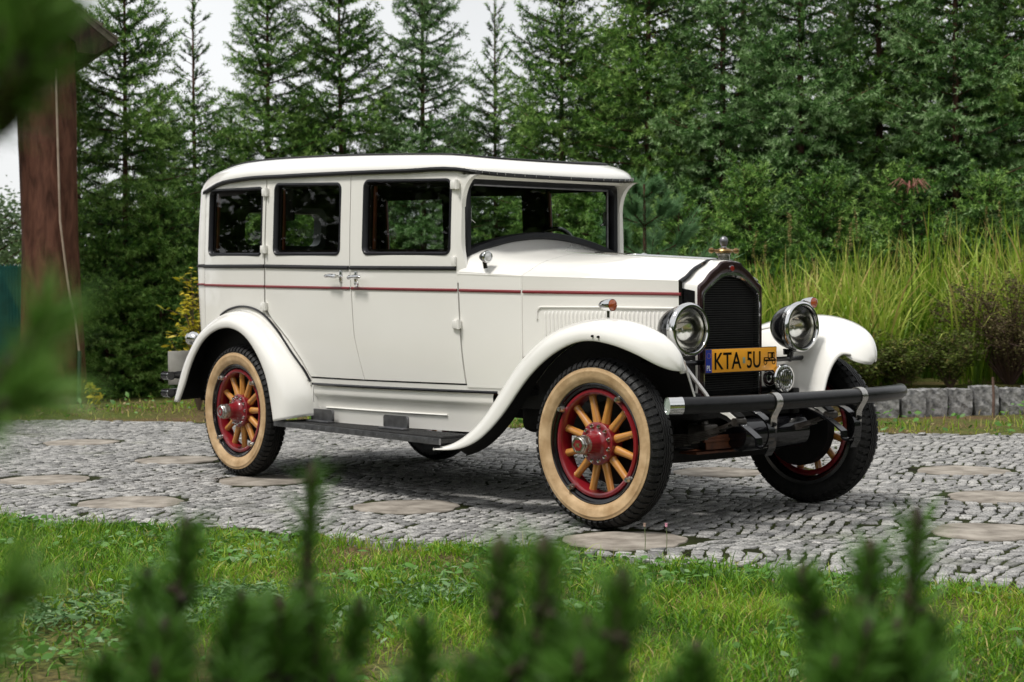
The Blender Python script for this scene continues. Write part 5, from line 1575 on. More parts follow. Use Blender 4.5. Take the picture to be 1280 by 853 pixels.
def spruce_data(h, rb, seed, bare=0.0, gap=.15, step=.027, nper=7, nl=.056, nw=.0115, up=.0):
    r = random.Random(seed); nr = np.random.default_rng(seed)
    PP = []; TT = []; TO = []; wood = []
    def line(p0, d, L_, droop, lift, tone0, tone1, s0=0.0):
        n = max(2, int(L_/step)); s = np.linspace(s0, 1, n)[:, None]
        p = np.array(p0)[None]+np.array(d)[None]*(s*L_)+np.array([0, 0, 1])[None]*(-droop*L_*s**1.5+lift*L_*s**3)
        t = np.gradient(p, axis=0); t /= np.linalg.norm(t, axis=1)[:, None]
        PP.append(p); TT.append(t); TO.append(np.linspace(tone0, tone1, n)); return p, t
    z = .12
    while z < h-.10:
        f = z/h
        L0 = rb*((1-f)**.62)*(1-.35*math.exp(-z/.35))+.07
        if bare and f > 1-bare: L0 = min(L0, .16+.5*(1-f)*rb)
        nb = r.randint(4, 6) if f < .85 else 4
        az0 = r.uniform(0, 6.28)
        for b in range(nb):
            az = az0+b*2*PI/nb+r.gauss(0, .25); L_ = L0*r.uniform(.55, 1.22); bt = r.gauss(0, .13)
            el = -.18+1.05*f**1.6+r.gauss(0, .08)+up
            d = Vector((math.cos(az)*math.cos(el), math.sin(az)*math.cos(el), math.sin(el)))
            p0 = Vector((0, 0, z+r.uniform(-.05, .05)))
            droop = .22*(1-f); lift = .30*(1-.4*f)
            bar = bare and f > 1-bare*.8
            p, t = line(p0, d, L_, droop, lift, .08+bt, .80+bt, s0=.04 if not bar else .55)
            wood.append((tuple(p0), tuple(p0+d*L_*.5+Vector((0, 0, -droop*L_*.35+lift*L_*.12))), tuple(p0+d*L_*.92+Vector((0, 0, -droop*L_*.88+lift*L_*.78))), .004+.009*L_))
            if bar: continue
            sd = 1; s = .04
            hd = Vector((-math.sin(az), math.cos(az), 0))
            while s < .97:
                s += .072/max(L_, .25)*r.uniform(.8, 1.25); sd = -sd
                if s > .97: break
                ll = (.60*(1-s)*L_+.07)*r.uniform(.6, 1.15)
                i = min(len(p)-1, int(s*len(p)))
                pb = Vector(p[i]); tb = Vector(t[i]); ang = r.uniform(.7, 1.05)
                dd = (tb*math.cos(ang)+hd*sd*math.sin(ang)+Vector((0, 0, r.gauss(-.20, .28)))).normalized()
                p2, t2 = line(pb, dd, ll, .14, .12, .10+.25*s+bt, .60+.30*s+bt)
                if ll > .17:
                    u = .25; s2 = 1
                    while u < .92:
                        u += .080/ll*r.uniform(.8, 1.3); s2 = -s2
                        if u > .95: break
                        j = min(len(p2)-1, int(u*len(p2)))
                        l3 = (.52*(1-u)*ll+.06)*r.uniform(.7, 1.1)
                        side = Vector(t2[j]).cross(Vector((0, 0, 1))).normalized()
                        d3 = (Vector(t2[j])*.62+side*s2*.75+Vector((0, 0, r.gauss(-.18, .35)))).normalized()
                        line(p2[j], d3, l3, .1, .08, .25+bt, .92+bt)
        z += gap*r.uniform(.75, 1.25)*(1 if f < .8 else .8)
    n = max(4, int((h*.16)/.03)); zz = np.linspace(h*.85, h, n)
    PP.append(np.stack([0*zz, 0*zz, zz], 1)); TT.append(np.repeat([[0, 0, 1.]], n, 0)); TO.append(np.full(n, .6))
    P = np.concatenate(PP); T = np.concatenate(TT); TO = np.concatenate(TO)
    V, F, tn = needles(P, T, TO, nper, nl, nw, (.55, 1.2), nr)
    m = MB(); r0 = .008+.0075*h
    m.tube([(0.02*math.sin(q*3+seed)*(0 if q == 0 else 1), .02*math.cos(q*2.2+seed)*(0 if q == 0 else 1), -.08+(h+.06)*q) for q in np.linspace(0, 1, 10)], [r0*(1-.93*q)+.003 for q in np.linspace(0, 1, 10)], 9)
    for a, b, c, w in wood: m.tube([a, b, c], [w, w*.7, w*.35], 4, False)
    return (V, F, tn), m
class TreeKind:
    def __init__(s, h, rb, seed, mat, **k):
        (V, F, tn), m = spruce_data(h, rb, seed, **k); s.h = h
        s.crown = np_mesh('crown', V, F, 3, mat, attr=tn, link_it=False)
        o = m.build('trunk', MT['bark']); s.trunk = o.data; bpy.data.objects.remove(o)
KIND = {
 'full': TreeKind(5.6, 1.25, 11, MT['needle']),
 'wide': TreeKind(6.6, 1.25, 12, MT['needle'], gap=.16),
 'blue': TreeKind(6.8, 1.25, 13, MT['bluen'], gap=.165),
 'slim': TreeKind(5.2, .85, 14, MT['needle'], bare=.22, gap=.165),
 'thin': TreeKind(5.3, .95, 15, MT['needle'], bare=.30, gap=.165),
}
def tree(kind, px, depth, h, rz, label, group='spruces in the row behind the drive', base=0.0, wide=1.0):
    k = KIND[kind]; p = ground(px, depth); s = h/k.h
    t = thing('spruce_tree', label, 'spruce tree', (p.x, p.y, base-.03), rz, group)
    for nm, me in (('trunk', k.trunk), ('crown', k.crown)):
        o = bpy.data.objects.new(nm, me); COL.objects.link(o); o.parent = t; o.scale = (s*wide, s*wide, s)
    return t
TREES = [
 ('full', 158, 20.5, 5.75, .3, 'dense spruce right beside the timber post, its top under the roof tip'),
 ('thin', 247, 22.3, 5.15, 1.2, 'thin spruce with a bare spindly top left of the car roof'),
 ('wide', 338, 22.0, 6.05, 2.0, 'tall full spruce above the rear end of the car roof'),
 ('full', 430, 22.6, 6.1, 3.1, 'tall narrow spruce above the rear door'),
 ('blue', 532, 22.4, 6.3, 4.4, 'greyish green full spruce above the front door'),
 ('slim', 622, 23.4, 5.2, 5.2, 'slender spruce with a bare tip above the middle of the roof'),
 ('full', 703, 22.0, 5.95, .8, 'tall dark spruce above the windscreen'),
 ('wide', 812, 21.5, 7.2, 1.7, 'spruce with a reddish trunk directly behind the radiator end of the bonnet'),
 ('blue', 905, 21.0, 7.0, 2.6, 'bluish spruce behind the radiator cap'),
 ('blue', 1003, 20.6, 7.5, 3.4, 'large bluish spruce behind the tall grass, above the headlamp'),
 ('wide', 1100, 21.3, 7.4, 4.1, 'spruce with a visible brown trunk above the far mudguard'),
 ('blue', 1195, 20.4, 7.2, 5.0, 'bluish spruce behind the dry bush at the right'),
 ('wide', 1290, 20.8, 7.6, 5.9, 'spruce cut by the right edge of the picture'),
]
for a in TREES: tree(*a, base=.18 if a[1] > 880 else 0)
BACK = [(100, 26.0, 4.6, 'full', 'spruce in the second row half hidden by the timber post'), (205, 25.6, 4.2, 'full', 'lower spruce filling the gap left of the thin bare topped spruce'), (292, 25.8, 4.0, 'wide', 'low spruce in the second row left of the tall full spruce'), (385, 26.4, 4.3, 'full', 'second row spruce in the gap above the rear quarter window'), (482, 26.2, 4.2, 'wide', 'second row spruce in the gap above the door seam'), (580, 26.6, 4.1, 'full', 'second row spruce left of the slender bare tipped spruce'), (664, 26.4, 4.3, 'wide', 'second row spruce right of the slender bare tipped spruce'), (760, 26.0, 5.2, 'full', 'second row spruce in the gap above the visor'),
        (858, 25.6, 5.4, 'wide', 'second row spruce seen between the two trees over the bonnet'), (955, 25.2, 5.2, 'full', 'second row spruce left of the large bluish spruce'), (1052, 25.6, 5.0, 'wide', 'second row spruce right of the large bluish spruce'), (1148, 25.3, 5.5, 'full', 'second row spruce behind the brown trunked spruce'), (1243, 25.4, 5.3, 'wide', 'second row spruce in the gap at the right edge')]
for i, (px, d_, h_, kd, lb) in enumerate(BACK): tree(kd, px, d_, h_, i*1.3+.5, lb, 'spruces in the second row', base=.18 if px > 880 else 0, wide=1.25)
# low outer skirts: young spruces crowding the foot of the row
SK = [(135, 19.9, 1.9, 'young bushy spruce at the foot of the timber post'), (200, 20.2, 2.3, 'young bushy spruce left of the yellow leaved shrub'), (275, 20.6, 2.2, 'young bushy spruce behind the rear of the car'), (770, 19.6, 2.3, 'young bushy spruce behind the windscreen'), (850, 19.2, 2.2, 'young bushy spruce behind the middle of the bonnet'), (935, 19.3, 2.4, 'young bushy spruce behind the radiator cap, at the edge of the grass'), (1030, 19.5, 2.3, 'young bushy spruce behind the tall grass left of the red plume'), (1130, 19.6, 2.4, 'young bushy spruce right behind the red plume'), (1235, 19.4, 2.3, 'young bushy spruce behind the dry bush')]
KIND['young'] = TreeKind(2.4, 1.0, 21, MT['needle'], gap=.12)
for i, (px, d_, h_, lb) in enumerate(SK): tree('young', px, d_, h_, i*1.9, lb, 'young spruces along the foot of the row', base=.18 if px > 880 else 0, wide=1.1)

# ---- broadleaf trees showing between and above the spruces
MT['leaf'] = leaf_mat('broad leaves', [(0, (.04, .09, .015)), (.5, (.11, .20, .025)), (.85, (.24, .29, .04)), (1, (.38, .26, .05))], .5, .3, .3)
MT['paleleaf'] = leaf_mat('pale willow leaves', [(0, (.07, .12, .05)), (.5, (.13, .20, .09)), (1, (.22, .28, .14))], .6, .3, .2)
def broadleaf(name, px, depth, h, rad, nleaf, seed, mat, label, z0=.25, size=(.05, .10)):
    r = np.random.default_rng(seed); p = ground(px, depth)
    t = thing(name, label, 'tree', (p.x, p.y, -.03), 0)
    m = MB(); m.tube([(0, 0, -.05), (.05, 0, h*.3), (-.04, .05, h*.6), (0, 0, h*.92)], [.11, .09, .06, .015], 9)
    C = []
    for k in range(60):
        f = r.uniform(z0, .98); az = r.uniform(0, 6.28); L_ = rad*math.sin(PI*min(1, (f-z0+.12)/(1.12-z0)))**.7*r.uniform(.5, 1.1)
        a = np.array([0, 0, h*f*.85]); b = np.array([math.cos(az)*L_, math.sin(az)*L_, h*f*.85+L_*r.uniform(.2, .7)])
        m.tube([a, (a+b)/2+np.array([0, 0, .05]), b], [.022, .014, .005], 4, False)
        nl = nleaf//60
        s = r.uniform(.25, 1.1, nl)[:, None]
        C.append(a+(b-a)*s+r.normal(0, .17, (nl, 3)))
    C = np.concatenate(C); n = len(C)
    V, F, T = leaves(C, r.uniform(*size, n), np.clip(r.normal(.45, .22, n), 0, 1), r, up=1.2)
    np_mesh('crown', V, F, 3, mat, t, T); m.build('trunk', MT['bark'], t)
broadleaf('birch_tree', 792, 28.0, 7.6, 1.6, 9000, 1, MT['leaf'], 'yellowish green leafy tree at the left end of the tall right hand wood')
broadleaf('birch_tree', 1065, 29.0, 9.0, 2.2, 9000, 2, MT['leaf'], 'leafy tree showing through behind the large bluish spruce')
broadleaf('birch_tree', 1250, 28.0, 9.2, 2.2, 9000, 3, MT['leaf'], 'leafy tree with browning leaves at the upper right corner')
broadleaf('birch_tree', 930, 29.0, 8.8, 2.0, 9000, 4, MT['leaf'], 'leafy tree showing above the radiator cap behind the spruces')
broadleaf('willow_tree', -10, 29.0, 3.1, 1.7, 9000, 5, MT['paleleaf'], 'pale grey green leafy tree far behind the teal fence', .1)
# far hedge closing the view behind the trees
C = []
r = np.random.default_rng(77)
for px in np.arange(-300, 1700, 14):
    g_ = ground(px, 33+r.uniform(-1, 1)); n_ = 210
    hh = 2.2+.5*math.sin(px*.013)+(.8 if px > 780 else 0)
    C.append(np.array([g_.x, g_.y, 0])+np.stack([r.normal(0, .5, n_), r.normal(0, .5, n_), r.uniform(0, 1, n_)**.8*hh*r.uniform(.8, 1.15)], 1))
C = np.concatenate(C); n_ = len(C)
V, F, T = leaves(C, r.uniform(.12, .24, n_), np.clip(r.normal(.12, .15, n_), 0, 1), r, up=1.3)
tag(np_mesh('distant_undergrowth', V, F, 3, MT['leaf'], attr=T), kind='stuff')

# unseen leaf mass added behind the viewer to darken reflections and the car's flank
C = []
r = np.random.default_rng(78)
for az in np.arange(-168, 92, 2.0):
    a_ = math.radians(az); R1 = 21+2*math.sin(az*.3)
    n_ = 2100; hh = 6.0+1.3*math.sin(az*.17)+r.uniform(-.8, .8)
    C.append(np.array([CAM_POS[0]*.5+R1*math.cos(a_), CAM_POS[1]*.5+R1*math.sin(a_), 0])+np.stack([r.normal(0, 1.1, n_), r.normal(0, 1.1, n_), r.uniform(0, 1, n_)**1.15*hh], 1))
C = np.concatenate(C); n_ = len(C)
V, F, T = leaves(C, r.uniform(.15, .30, n_), np.clip(r.normal(.15, .15, n_), 0, 1), r, up=1.3)
tag(np_mesh('unseen_darkening_wood', V, F, 3, MT['leaf'], attr=T), kind='stuff')

# ---- yellow shrub, small plants, dry bush, young pine -------------------
MT['yleaf'] = leaf_mat('yellow autumn leaves', [(0, (.20, .24, .02)), (.5, (.50, .44, .03)), (1, (.68, .52, .05))], .5, .35, .3)
def shrub(name, px, depth, h, rad, nst, nleaf, size, seed, mat, label, cat='shrub', aspect=.45, base=0, twig=(.07, .045, .03), spread=.5, tone=.5):
    r = np.random.default_rng(seed); p = ground(px, depth)
    t = thing(name, label, cat, (p.x, p.y, base-.02), 0)
    m = MB(); C = []
    for k in range(nst):
        az = r.uniform(0, 6.28); L_ = rad*math.sqrt(r.uniform(.02, 1)); hh = h*r.uniform(.55, 1.05)*(1-.25*(L_/rad)**2)
        e = np.array([math.cos(az)*L_, math.sin(az)*L_, hh]); mid = e*np.array([.35, .35, .55])+r.normal(0, .03, 3)
        m.tube([(0, 0, 0), mid, e], [.011*h, .006*h, .002], 5, False)
        nl = nleaf//nst; s = r.uniform(.3, 1.02, nl)[:, None]
        C.append(np.where(s < .5, mid*(s/.5), mid+(e-mid)*((s-.5)/.5))+r.normal(0, .06*spread, (nl, 3)))
        for q in range(5):
            s1 = r.uniform(.4, .95); b0 = mid+(e-mid)*((s1-.4)/.6); d = r.normal(0, 1, 3)*np.array([1, 1, .6]); d[2] = abs(d[2])*.7; d *= .22*h*(.3+.3*r.random())
            m.tube([b0, b0+d*.5+np.array([0, 0, .01]), b0+d], [.003*h, .0022*h, .001], 4, False); C.append(b0+d*r.uniform(.3, 1, (max(1, nl//6), 1))+r.normal(0, .02, (max(1, nl//6), 3)))
    C = np.concatenate(C); C = C[C[:, 2] > .02]; n = len(C)
    V, F, T = leaves(C, r.uniform(*size, n), np.clip(r.normal(tone, .25, n), 0, 1), r, aspect, 1.0)
    np_mesh('foliage', V, F, 3, mat, t, T); m.build('stem', noise_mat('twigs', twig, tuple(1.6*c for c in twig), 9, .8), t)
    return t
shrub('yellow_shrub', 248, 17.2, 1.42, .34, 16, 500, (.05, .10), 5, MT['yleaf'], 'slim shrub with bright yellow leaves behind the rear of the car', aspect=.36)
shrub('yellow_seedling', 117, 17.9, .28, .10, 5, 36, (.05, .09), 6, MT['yleaf'], 'small seedling with yellow leaves at the foot of the timber post', 'plant', .6)
MT['dryleaf'] = leaf_mat('brownish bush leaves', [(0, (.045, .035, .018)), (.45, (.10, .075, .032)), (.8, (.13, .13, .045)), (1, (.22, .19, .09))], .7, .2, .2)
shrub('dry_bush', 1262, 16.9, 1.22, .80, 60, 6500, (.018, .036), 8, MT['dryleaf'], 'brownish dry twiggy bush at the right edge above the granite blocks', 'bush', .6, .18, (.055, .03, .022))
MT['lowleaf'] = leaf_mat('low bed plants', [(0, (.05, .045, .015)), (.4, (.075, .105, .02)), (.8, (.14, .19, .035)), (1, (.24, .20, .07))], .6, .3, .2)
for i, (px, hh, rd, lb) in enumerate(((1128, .55, .42, 'low brownish green bed plant just right of the far mudguard'), (1188, .66, .42, 'low brownish green bed plant left of the dry bush'), (1075, .6, .4, 'low brownish green bed plant behind the far mudguard'))):
    shrub('bed_plant', px, 16.6, hh, rd, 34, 2600, (.02, .05), 30+i, MT['lowleaf'], lb, 'plant', .5, .18)
# young pine
def long_needles(o, PT, n, ln, w, mat, seed, nm='needles', al=(.35, .95)):
    r = np.random.default_rng(seed); P = []; T = []; TO = []
    for path, t0 in PT:
        path = np.array(path, float); s = np.linspace(0, 1, n); k = np.linspace(0, 1, len(path))
        p = np.stack([np.interp(s, k, path[:, i]) for i in range(3)], 1); t = np.gradient(p, axis=0); t /= np.linalg.norm(t, axis=1)[:, None]
        P.append(p); T.append(t); TO.append(np.linspace(t0, t0+.3, n))
    V, F, tn = needles(np.concatenate(P), np.concatenate(T), np.concatenate(TO), 5, ln, w, al, r)
    return np_mesh(nm, V, F, 3, mat, o, tn)
p = ground(806, 15.2)
yp = thing('young_pine', 'young pale green pine with long needles behind the windscreen pillar', 'pine tree', (p.x, p.y, -.02), 0, None)
m = MB(); PT = []; r = random.Random(4)
m.tube([(0, 0, -.05), (.01, 0, 1.1), (0, 0, 2.12)], [.035, .022, .009], 8); PT.append(([(0, 0, 1.2), (0, 0, 2.2)], .5))
for z, nb, L0 in ((.5, 6, .75), (.85, 6, .72), (1.15, 7, .62), (1.45, 6, .5), (1.75, 6, .36), (2.0, 4, .2)):
    for b in range(nb):
        az = b*2*PI/nb+r.uniform(-.3, .3); L_ = L0*r.uniform(.8, 1.15)
        pts = [(0, 0, z), (math.cos(az)*L_*.6, math.sin(az)*L_*.6, z+L_*.22), (math.cos(az)*L_, math.sin(az)*L_, z+L_*.75)]
        m.tube(pts, [.009, .007, .004], 5); PT.append((pts, .3))
        for sg in (-1, 1):
            a2 = az+sg*.5; q = pts[1]; pt2 = [q, (q[0]+math.cos(a2)*L_*.3, q[1]+math.sin(a2)*L_*.3, q[2]+L_*.28)]; m.tube(pt2, [.005, .003], 5); PT.append((pt2, .4))
m.build('trunk', MT['bark'], yp); long_needles(yp, PT, 60, .095, .0065, MT['youngpine'], 3, 'needles')

# ---- tall ornamental grass ----------------------------------------------
MT['reed'] = leaf_mat('tall ornamental grass', [(0, (.06, .12, .014)), (.3, (.13, .25, .02)), (.55, (.28, .42, .035)), (.8, (.52, .58, .13)), (1, (.52, .36, .15))], .45, .4, .3)
def reeds(base, h, w, phi0, bend, tone, r, seg=7):
    n = len(base); la = r.uniform(0, 2*PI, n); ld = np.stack([np.cos(la), np.sin(la)], 1); tw = la+PI/2+r.normal(0, .5, n)
    side = np.stack([np.cos(tw), np.sin(tw), np.zeros(n)], 1)*(w[:, None]/2)
    c = base.copy(); vs = []; m = 2*seg+1
    for k in range(seg+1):
        t = k/seg
        if k:
            ph = phi0+bend*((k-.5)/seg)**1.5; st = h/seg
            c = c+np.stack([np.sin(ph)*ld[:, 0]*st, np.sin(ph)*ld[:, 1]*st, np.cos(ph)*st], 1)
        wd = min(1, .55+1.3*t) if t < .4 else 1-.8*((t-.4)/.6)**1.5
        if k < seg: vs += [c-side*wd, c+side*wd]
        else: vs += [c]
    V = np.stack(vs, 1).reshape(-1, 3); tri = []
    for k in range(seg-1): a = 2*k; tri += [[a, a+1, a+3], [a, a+3, a+2]]
    tri.append([2*seg-2, 2*seg-1, 2*seg])
    F = ((np.arange(n)*m)[:, None, None]+np.array(tri)[None]).reshape(-1)
    tn = np.clip(tone[:, None]+np.linspace(-.18, .22, m)[None], 0, 1).reshape(-1)
    return V, F, tn
r = np.random.default_rng(5); Vs = []; Fs = []; Ts = []; off = 0
def add(V, F, T):
    global off
    Vs.append(V); Fs.append(F+off); Ts.append(T); off += len(V)
for k in range(150):
    px = r.uniform(875, 1400); d_ = r.uniform(16.9, 19.3); c = ground(px, d_)
    hh = (1.12+.50*min(1, max(0, (px-960)/120)))*r.uniform(.75, 1.08)*(1+.10*math.sin(px*.021+1))
    if px > 1180: hh *= .98
    n = 46
    B = np.array([c.x, c.y, .18])+np.concatenate([r.normal(0, .08, (n, 2)), np.zeros((n, 1))], 1)
    h = hh*r.uniform(.45, 1.15, n); t0 = r.uniform(.26, .68)
    add(*reeds(B, h, r.uniform(.012, .028, n), np.abs(r.normal(0, .13, n)), r.uniform(.25, 2.6, n)*(r.random(n)**.8), np.clip(r.normal(t0, .16, n)+(r.random(n) < .08)*.4, 0, 1), r))
tag(np_mesh('tall_grass', np.concatenate(Vs), np.concatenate(Fs), 3, MT['reed'], attr=np.concatenate(Ts)), kind='stuff')
# seed stalks standing above the grass
STALK = [(930, 18.0, 1.75), (985, 17.6, 1.9), (992, 18.2, 1.95), (1030, 17.4, 1.85), (1062, 18.4, 1.85), (1078, 17.5, 1.95), (1168, 17.6, 1.9), (1232, 17.6, 1.98), (1256, 17.2, 2.0), (948, 17.4, 1.6), (874, 17.5, 1.5)]
MT['seed'] = leaf_mat('seed head', [(0, (.16, .13, .05)), (1, (.40, .33, .14))], .6, .3, .2)
for i, (px, d_, h_) in enumerate(STALK):
    c = ground(px, d_); t = thing('seed_stalk', 'tall thin grass stalk with a dry straw coloured seed head above the green grass', 'grass stalk', (c.x, c.y, .17), i*2.1, 'seed stalks above the tall grass')
    lean = r.uniform(.05, .22); L_ = h_-.17
    pts = [(lean*s*s, 0, L_*s) for s in (0, .3, .6, .85, 1.0)]
    m = MB(); m.tube(pts, [.006, .005, .004, .003, .002], 5, False); m.build('stem', MT['reed'], t)
    C = np.array([[lean*s*s, 0, L_*s] for s in np.linspace(.84, 1.02, 70)])+r.normal(0, .008, (70, 3))
    V, F, T = leaves(C, r.uniform(.02, .04, 70), r.random(70), r, .35, 1.0); np_mesh('seed_head', V, F, 3, MT['seed'], t, T)
c = ground(1139, 16.9); t = thing('plume_stalk', 'tall grass stalk with a drooping reddish feathery plume above the tall grass', 'grass stalk', (c.x, c.y, .17))
m = MB(); m.tube([(0, 0, 0), (.01, 0, .9), (.0, 0, 2.0)], [.008, .006, .004], 6); m.build('stem', MT['reed'], t)
MT['plume'] = leaf_mat('reddish plume', [(0, (.16, .05, .04)), (1, (.38, .17, .13))], .6, .35, .2)
Vs = []; 
m = MB()
for k in range(22):
    a = r.uniform(0, 6.28); L_ = r.uniform(.12, .24)
    pts = [(0, 0, 1.98), (math.cos(a)*L_*.6, math.sin(a)*L_*.6, 2.03+r.uniform(0, .06)), (math.cos(a)*L_, math.sin(a)*L_, 1.97+r.uniform(-.05, .05))]
    m.tube(pts, [.003, .004, .0015], 4)
pl_ = m.build('plume', noise_mat('plume red', (.20, .07, .055), (.34, .15, .11), 20, .7), t)

# small flowers in front of the near tyre
for px, py, hh, lb, col in ((833, 700, .115, 'single pale pink flower on a thin stem in front of the near tyre', (.62, .28, .36)), (806, 703, .125, 'withered brownish flower on a thin stem beside the pink flower', (.34, .24, .19))):
    x, y = on_ground(px*.9+px*.1, py-12)
    t = thing('small_flower', lb, 'flower', (x, y, -.01))
    m = MB(); m.tube([(0, 0, -.01), (.004, 0, hh*.5), (0, 0, hh)], .0016, 5); m.build('stem', MT['weed2'] if 'weed2' in MT else noise_mat('stem green', (.08, .12, .03), (.14, .18, .06), 9, .7), t)
    m = MB()
    for k in range(9):
        a = 2*PI*k/9
        m.add([(0, 0, hh-.004), (.005*math.cos(a-.35), .005*math.sin(a-.35), hh+.008), (.009*math.cos(a), .009*math.sin(a), hh+.016), (.005*math.cos(a+.35), .005*math.sin(a+.35), hh+.008)], [(0, 1, 2, 3)])
    m.lathe([(.0001, hh-.006), (.005, hh-.002), (.006, hh+.006), (.003, hh+.012), (.0001, hh+.013)], 'z', n=8)
    m.build('flower_head', noise_mat('petals', col, tuple(min(1, c*1.25) for c in col), 40, .6), t)

# ================================================================== pines in the foreground
def pine_bush(label, root_px, root_d, shoots, seed, group, extra=10):
    """shoots: list of paths given as (px, py, depth) points from the base of the shoot to its tip"""
    base = ground(root_px, root_d)
    t = thing('dwarf_pine', label, 'pine bush', (base.x, base.y, -.03), 0, group)
    r = random.Random(seed); b0 = Vector((base.x, base.y, -.03))
    crownc = Vector((0, 0, 0)); k = 0
    for s in shoots: crownc += place(*s[0][0][:3])-b0; k += 1
    hub = Vector((crownc.x/k*.5, crownc.y/k*.5, crownc.z/k*.45))
    m = MB(); m.tube([(0, 0, -.02), hub*.5, hub], [.03, .024, .02], 8)
    PT = []
    more = []
    for path, rad in shoots:
        for f_, sg in ((.32, r.choice((-1, 1))),):
            a, b = path[0], path[-1]
            q0 = tuple(a[i]+(b[i]-a[i])*f_ for i in range(3)); L1 = r.uniform(55, 105)*(1.2-f_)
            an = sg*r.uniform(.3, .65)
            more.append(([q0, (q0[0]+math.sin(an)*L1*.6, q0[1]-math.cos(an)*L1*.6, q0[2]+r.uniform(-.04, .04)), (q0[0]+math.sin(an)*L1*.9, q0[1]-math.cos(an*.5)*L1, q0[2]+r.uniform(-.06, .06))], rad*.75))
    for path, rad in shoots+more:
        pts = [place(*q)-b0 for q in path]
        if (path, rad) in shoots: m.tube([hub, hub*.4+pts[0]*.6-Vector((0, 0, .05)), pts[0]], [.016, .011, rad], 7)
        rad *= 1.25; m.tube(pts, [rad]*(len(pts)-1)+[rad*.8], 7)
        m.lathe([(rad*.8, -.004), (rad*1.15, .004), (rad*.9, .014), (.0001, .022)], 'z', pts[-1], 8)
        for q in pts[1:-1]:
            for e in range(5):
                d_ = Vector((r.gauss(0, 1), r.gauss(0, 1), r.gauss(.4, .6))).normalized(); m.tube([q, q+d_*.010, q+d_*.017], [rad*1.1, rad*.9, rad*.3], 6)
        PT.append(([tuple(q) for q in pts], .25))
    for k in range(extra):          # lower shoots nobody sees from the photograph, all round the bush
        a = 2*PI*k/extra+r.uniform(-.3, .3); L_ = r.uniform(.25, .45); z0 = r.uniform(.1, max(.2, hub.z))
        pts = [(hub.x*z0/hub.z, hub.y*z0/hub.z, z0), (hub.x*z0/hub.z+math.cos(a)*L_*.7, hub.y*z0/hub.z+math.sin(a)*L_*.7, z0+.04), (hub.x*z0/hub.z+math.cos(a)*L_, hub.y*z0/hub.z+math.sin(a)*L_, z0+.16)]
        m.tube(pts, [.009, .007, .005], 6); PT.append((pts, .15))
    m.build('stem', MT['twig'], t)
    long_needles(t, PT, 110, .044, .0030, MT['pinen'], seed, 'needles', (.35, 1.15))
    return t
MT['twig'] = noise_mat('dark pine twigs', (.018, .012, .008), (.055, .032, .018), 40, .75)
D = 1.6
pine_bush('dwarf pine in the left foreground with two tall blurred candle shoots', 300, 1.75, [
    ([(205, 960, 1.62), (214, 830, 1.60), (226, 740, 1.58), (234, 672, 1.58)], .0045), ([(196, 960, 1.66), (188, 800, 1.64), (184, 735, 1.63)], .0040), ([(250, 960, 1.55), (280, 830, 1.55), (302, 765, 1.55)], .0040),
    ([(222, 980, 1.5), (214, 880, 1.5), (208, 800, 1.5)], .0055),
    ([(352, 1000, 1.66), (372, 850, 1.66), (383, 735, 1.65), (390, 605, 1.65)], .0042), ([(345, 1000, 1.6), (345, 850, 1.6), (350, 770, 1.6)], .004), ([(400, 1000, 1.64), (396, 850, 1.62), (388, 760, 1.62)], .0045),
    ([(410, 960, 1.7), (428, 860, 1.7), (450, 772, 1.7)], .0038), ([(160, 960, 1.7), (150, 880, 1.7), (130, 840, 1.7)], .004)], 1, 'dwarf pines in the foreground')
pine_bush('dwarf pine at the bottom middle with broad blurred twin shoots', 660, 1.6, [
    ([(528, 960, 1.75), (530, 860, 1.75), (528, 792, 1.75)], .0036), ([(640, 960, 1.45), (633, 850, 1.45), (625, 760, 1.45), (626, 700, 1.45)], .0055), ([(668, 960, 1.42), (670, 850, 1.42), (678, 770, 1.42), (682, 698, 1.42)], .0055),
    ([(600, 980, 1.5), (592, 900, 1.5), (590, 845, 1.5)], .0045), ([(750, 980, 1.36), (758, 870, 1.36), (772, 800, 1.36), (778, 740, 1.36)], .0055), ([(735, 980, 1.4), (728, 880, 1.4), (735, 800, 1.4)], .0045), ([(880, 980, 1.6), (876, 890, 1.6), (872, 826, 1.6)], .0045)], 2, 'dwarf pines in the foreground')
pine_bush('dwarf pine at the lower right with spreading blurred shoots and a tall tip', 1090, 1.65, [
    ([(1075, 960, 1.6), (1050, 830, 1.6), (1018, 770, 1.6), (1004, 730, 1.6)], .0048), ([(1090, 960, 1.58), (1088, 830, 1.58), (1084, 750, 1.58), (1088, 700, 1.58)], .0042), ([(1105, 960, 1.62), (1125, 840, 1.62), (1138, 760, 1.62), (1146, 660, 1.62)], .0048),
    ([(1110, 960, 1.66), (1150, 850, 1.66), (1165, 790, 1.66)], .0042), ([(1060, 980, 1.5), (1060, 880, 1.5), (1085, 800, 1.5)], .0050), ([(1120, 980, 1.52), (1135, 860, 1.52), (1122, 800, 1.52)], .005)], 3, 'dwarf pines in the foreground')
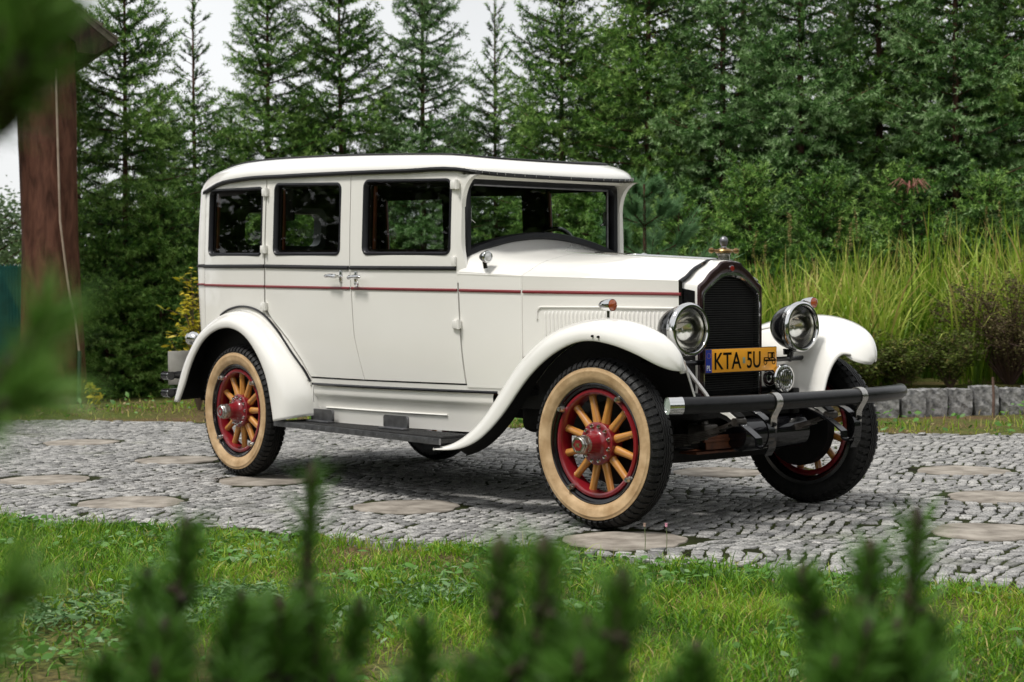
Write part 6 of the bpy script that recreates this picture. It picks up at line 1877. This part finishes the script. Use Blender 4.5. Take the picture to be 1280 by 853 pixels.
# the tall pine at the left picture edge, whose twigs hang into view
base = ground(-330, 1.25)
lp = thing('foreground_pine', 'tall pine at the left picture edge whose blurred twigs hang into view', 'pine tree', (base.x, base.y, -.03))
b0 = Vector((base.x, base.y, -.03)); m = MB(); PT = []; r = random.Random(9)
m.tube([(0, 0, -.05), (.02, 0, .7), (0, .01, 1.5), (.01, 0, 2.1)], [.04, .032, .022, .008], 10)
TW = [[(-250, 330, 1.15), (-80, 215, 1.05), (5, 150, 1.02), (42, 95, 1.0), (68, 30, 1.0), (72, -40, 1.0)], [(-80, 215, 1.05), (-30, 110, 1.0), (10, 40, .98), (30, -30, .97)], [(-30, 180, 1.04), (25, 80, .97), (40, 0, .96)], [(-120, 120, 1.05), (-40, 50, 1.02), (0, -40, 1.0)],
      [(-250, 660, 1.15), (-90, 560, 1.06), (-20, 500, 1.04), (30, 450, 1.02), (62, 395, 1.02)], [(-90, 560, 1.06), (0, 510, 1.0), (36, 490, 1.0)], [(-200, 800, 1.2), (-60, 790, 1.15), (8, 752, 1.14), (22, 735, 1.14)], [(-150, 900, 1.15), (-60, 860, 1.12), (-10, 800, 1.12)]]
for i, tw in enumerate(TW):
    pts = [place(*q)-b0 for q in tw]
    if i in (0, 4, 7): pts = [Vector((0.01, 0, pts[0].z-.08))]+pts
    m.tube(pts, [.0085 if i in (0, 4) else .006]*(len(pts)-1)+[.004], 7); PT.append(([tuple(q) for q in pts[-4:]], .45))
for k in range(16):
    z = .4+1.6*k/16; a = k*2.4; L_ = .5*(1-k/22)
    d = Vector((math.cos(a), math.sin(a), 0))
    if d.dot(_r) > .2: d = d-_r*(2*d.dot(_r))
    pts = [Vector((0, 0, z)), d*L_*.6+Vector((0, 0, z+.08)), d*L_+Vector((0, 0, z+.25))]
    m.tube(pts, [.009, .007, .004], 6); PT.append(([tuple(q) for q in pts], .2))
m.build('stem', MT['twig'], lp)
long_needles(lp, PT, 70, .048, .0026, MT['pinen'], 19, 'needles', (.35, 1.0))
